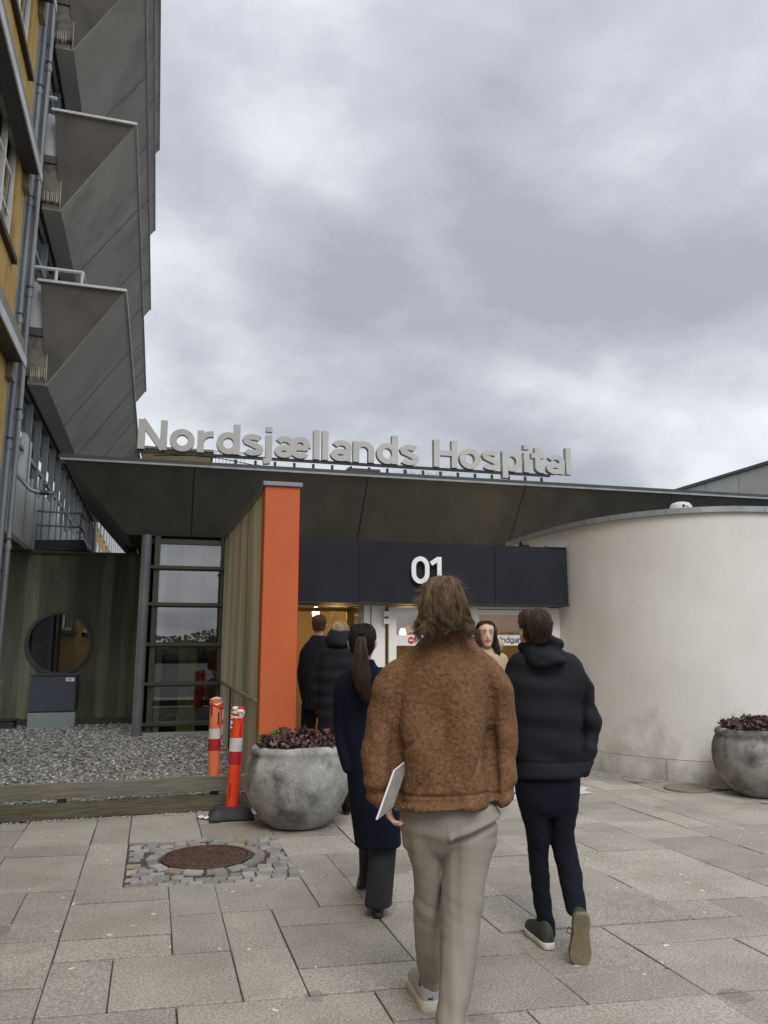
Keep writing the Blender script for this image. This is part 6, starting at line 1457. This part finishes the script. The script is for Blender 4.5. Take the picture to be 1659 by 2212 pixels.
# ---------------------------------------------------------------- short haired man going in
def standing(label, hx, hy, Y, coat_rows, arms, coatm, legm, hairm, hrs, hyaw=0.0, legs=None, hood=None, coatdisp=None, strands=500, face=False, skin='skin', hem=None, nm='coat', step=.14, tilt=0.0, footyaw=0.0):
    hc = W(hx, hy, Y); p = empty('person', Vector((hc.x, Y, 0)), label, 'person'); Mh = hframe(hc, hyaw, tilt)
    x0 = hc.x; s = 1 if abs(hyaw) < 1.6 else -1
    zsh = hc.z - .30; hip = [Vector((x0 - .085, Y, .93)), Vector((x0 + .085, Y, .93))]; kn = [Vector((x0 - .09, Y + step * .5, .50)), Vector((x0 + .09, Y - step * .3, .50))]; an = [Vector((x0 - .09, Y + step, .09)), Vector((x0 + .09, Y - step, .10))]
    if legs: hip, kn, an = legs(x0)
    A = arms
    body(p, Mh, Vector((x0, Y + .01, hc.z - .18)), [A[0][0], A[1][0]], [A[0][1], A[1][1]], [A[0][2].lerp(Vector((x0, Y, A[0][2].z)), .45), A[1][2].lerp(Vector((x0, Y, A[1][2].z)), .45)], hip, kn, an, m=skin, voxel=.010 if not face else .0075)
    mb = MB(); rows(mb, coat_rows, 2.3, 28)
    for q in (0, 1):
        a = A[q]; r = A[2]; chain(mb, [(a[0] + Vector((.05 if q == 0 else -.05, 0, .01)), r, r * 1.2), (a[0], r, r * 1.2), (a[0].lerp(a[1], .5), r * .96, r * 1.1), (a[1], r * .92, r), (a[1].lerp(a[2], .6), r * .8, r * .85), (a[2] + (a[2] - a[1]).normalized() * .02, r * .6, r * .65)], 18)
    fuse(mb, nm, coatm, p, .011, 3, coatdisp)
    mb = MB()
    for q in (0, 1): chain(mb, [(hip[q] + ZZ * .03, .10, .11), (hip[q].lerp(kn[q], .5), .085, .09), (kn[q], .068, .07), (kn[q].lerp(an[q], .6), .06, .065), (an[q] + ZZ * .0, .058, .07), (an[q] - ZZ * .03, .056, .075)], 18)
    fuse(mb, 'trousers', legm, p, .011, 2)
    for q in (0, 1): shoe(p, SM((an[q].x, an[q].y - .06 * s, 0 if an[q].z < .095 else .02), (0 if s > 0 else math.pi) + footyaw, 0 if an[q].z < .095 else rad(5)), .28, 'shoe_black', 'shoe_black')
    hair_shell('hair', Mh, hrs, hairm, p, strands=strands, rad_=.0013, wave=.002, vmax=(.55, 1.02), seedv=7, lumpy=.004, jit=.006, wfreq=1.2)
    if hood: mb = MB(); hood(mb); fuse(mb, 'hood', coatm, p, .010, 2, lambda co, n: .008 * nz(co.x * 12, co.y * 9, co.z * 14))
    return p, Mh
short_hr = [(.129, 0, -.01, .02, .02, .02), (.121, 0, -.01, .048, .05, .048), (.095, 0, -.008, .072, .085, .082), (.05, 0, -.008, .080, .075, .100), (.01, 0, -.008, .078, .03, .102), (-.03, 0, -.012, .068, -.03, .098), (-.06, 0, -.02, .056, -.045, .080)]
Y4 = 9.0
standing('man with short reddish brown hair in a dark coat walking in through the open doorway', 689, 1352, Y4,
    [(1372, 674, 704, Y4, .07), (1382, 668, 712, Y4, .10), (1394, 656, 726, Y4, .12), (1415, 650, 734, Y4, .14), (1480, 652, 730, Y4, .15), (1528, 652, 730, Y4, .16), (1534, 655, 728, Y4, .15)],
    [(W(660, 1408, Y4), W(652, 1455, Y4 + .05), W(656, 1505, Y4)), (W(724, 1408, Y4), W(732, 1455, Y4 + .05), W(728, 1505, Y4)), .062], 'black_cloth', 'denim', 'hair_red', short_hr, hyaw=.12,
    legs=lambda x0: ([Vector((x0 - .09, Y4, .90)), Vector((x0 + .09, Y4, .90))], [Vector((x0 - .13, Y4 + .12, .50)), Vector((x0 + .12, Y4 - .02, .50))], [Vector((x0 - .16, Y4 + .2, .09)), Vector((x0 + .10, Y4 - .2, .10))]), coatdisp=lambda co, n: .008 * nz(co.x * 8, co.y * 6, co.z * 5))
Y5 = 7.9
def hood5(mb):
    rows(mb, [(1356, 722, 746, Y5, .06), (1361, 712, 754, Y5, .11), (1372, 706, 760, Y5 - .01, .14), (1384, 702, 763, Y5 - .02, .16), (1394, 706, 760, Y5 - .03, .15), (1400, 716, 750, Y5 - .04, .10)], 2.1, 24)
standing('blond person in a dark padded coat with its hood down, waiting at the doorway', 735, 1372, Y5,
    [(1388, 718, 752, Y5, .09), (1396, 704, 766, Y5, .12), (1408, 690, 778, Y5, .15), (1440, 686, 782, Y5, .165), (1500, 686, 782, Y5, .17), (1560, 686, 784, Y5, .18), (1600, 688, 784, Y5, .18)],
    [(W(698, 1420, Y5), W(684, 1480, Y5 + .03), W(694, 1540, Y5)), (W(772, 1420, Y5), W(784, 1480, Y5 + .03), W(774, 1540, Y5)), .075], 'navy', 'black_cloth', 'hair_blond',
    [(.133, 0, -.01, .02, .02, .02), (.125, 0, -.01, .052, .05, .05), (.095, 0, -.008, .08, .085, .09), (.05, 0, -.008, .09, .075, .108), (.0, 0, -.008, .09, .03, .11), (-.05, 0, -.012, .085, -.03, .105)], hood=hood5,
    coatdisp=lambda co, n: .004 * math.sin(co.z * 50 + nz(co.x * 3, 0, co.z * 2)) * (1 if co.z > .7 else .4) + .006 * nz(co.x * 9, co.y * 9, co.z * 7))
# ---------------------------------------------------------------- woman coming out, facing the camera
Y6 = 7.25
def hood6(mb): chain(mb, [(W(1074, 1399, Y6 + .03), .03, .05), (W(1078, 1392, Y6 + .07), .045, .06), (W(1066, 1390, Y6 + .12), .05, .05), (W(1050, 1390, Y6 + .13), .05, .05)], 14)
fpn, Mf = standing('dark haired woman in a beige coat coming out of the entrance, facing the viewer', 1050, 1371, Y6,
    [(1399, 1036, 1062, Y6 + .02, .06), (1408, 1026, 1074, Y6 + .02, .10), (1418, 1010, 1088, Y6, .12), (1440, 1004, 1092, Y6, .14), (1500, 1008, 1090, Y6, .15), (1560, 1008, 1090, Y6, .16), (1620, 1004, 1094, Y6, .17), (1630, 1006, 1092, Y6, .165)],
    [(W(1016, 1424, Y6), W(1003, 1490, Y6), W(1008, 1545, Y6 - .06)), (W(1084, 1424, Y6), W(1096, 1490, Y6), W(1092, 1545, Y6 - .06)), .058], 'beige_cloth', 'black_cloth', 'hair_dark',
    [(.130, 0, -.01, .02, .02, .02), (.124, 0, -.012, .052, .05, .05), (.100, 0, -.014, .078, .080, .085), (.078, 0, -.014, .085, .084, .095), (.058, 0, -.02, .090, .03, .10), (-.02, 0, -.035, .096, -.02, .10), (-.09, .0, -.035, .10, -.015, .09), (-.16, .0, -.025, .098, .01, .08), (-.215, .0, -.02, .085, .02, .07)], legs=lambda x0: ([Vector((x0 - .11, Y6, .93)), Vector((x0 + .03, Y6, .93))], [Vector((x0 - .13, Y6 - .05, .50)), Vector((x0 - .02, Y6 + .05, .50))], [Vector((x0 - .15, Y6 - .1, .09)), Vector((x0 - .05, Y6 + .12, .10))]), hyaw=math.pi + .06, hood=hood6, face=True, strands=800, tilt=rad(2),
    coatdisp=lambda co, n: .007 * nz(co.x * 8, co.y * 6, co.z * 5))
for sx_ in (-1, 1):
    e_ = MB().ball(Mf @ Vector((sx_ * .030, .084, .014)), .0140, .010, .0095, 12, 8).build('eye', 'eye_white', fpn, smooth=True)
    MB().ball(Mf @ Vector((sx_ * .030, .0925, .014)), .0072, .003, .0078, 10, 6).build('iris', 'iris', e_, smooth=True)
    MB().tube([Mf @ Vector((sx_ * .014, .094, .034)), Mf @ Vector((sx_ * .033, .092, .040)), Mf @ Vector((sx_ * .050, .080, .034))], [.0028, .0032, .0015], 6).build('eyebrow', 'hair_dark', fpn)
    MB().tube([Mf @ Vector((sx_ * .016, .094, .020)), Mf @ Vector((sx_ * .031, .0955, .0255)), Mf @ Vector((sx_ * .046, .085, .019))], .0018, 5).build('eyelash', 'hair_black', fpn)
MB().tube([Mf @ Vector((-.027, .088, -.057)), Mf @ Vector((-.008, .098, -.057)), Mf @ Vector((.008, .098, -.057)), Mf @ Vector((.027, .088, -.057))], [.002, .005, .005, .002], 8).build('upper_lip', 'lips', fpn, smooth=True)
MB().tube([Mf @ Vector((-.024, .088, -.060)), Mf @ Vector((0, .097, -.071)), Mf @ Vector((.024, .088, -.060))], [.002, .006, .002], 8).build('lower_lip', 'lips', fpn, smooth=True)
# long locks falling over the shoulders
lk = MB(); R_ = random.Random(8)
for k in range(500):
    sx_ = -1 if R_.random() < .62 else 1; x0_ = sx_ * R_.uniform(.066, .102); y0_ = R_.uniform(-.01, .06); zt = R_.uniform(-.02, .06); ln = R_.uniform(.16, .30); n = 8; pts = []
    for q in range(n + 1): t = q / n; pts.append(Mf @ Vector((x0_ + sx_ * .012 * math.sin(t * 4 + round(x0_ * 90)), y0_ + .03 * t, zt - ln * t)))
    lk.tube(pts, .0016, 3)
o = lk.build('front_locks', 'hair_dark', fpn, smooth=True); o['kind'] = 'stuff'
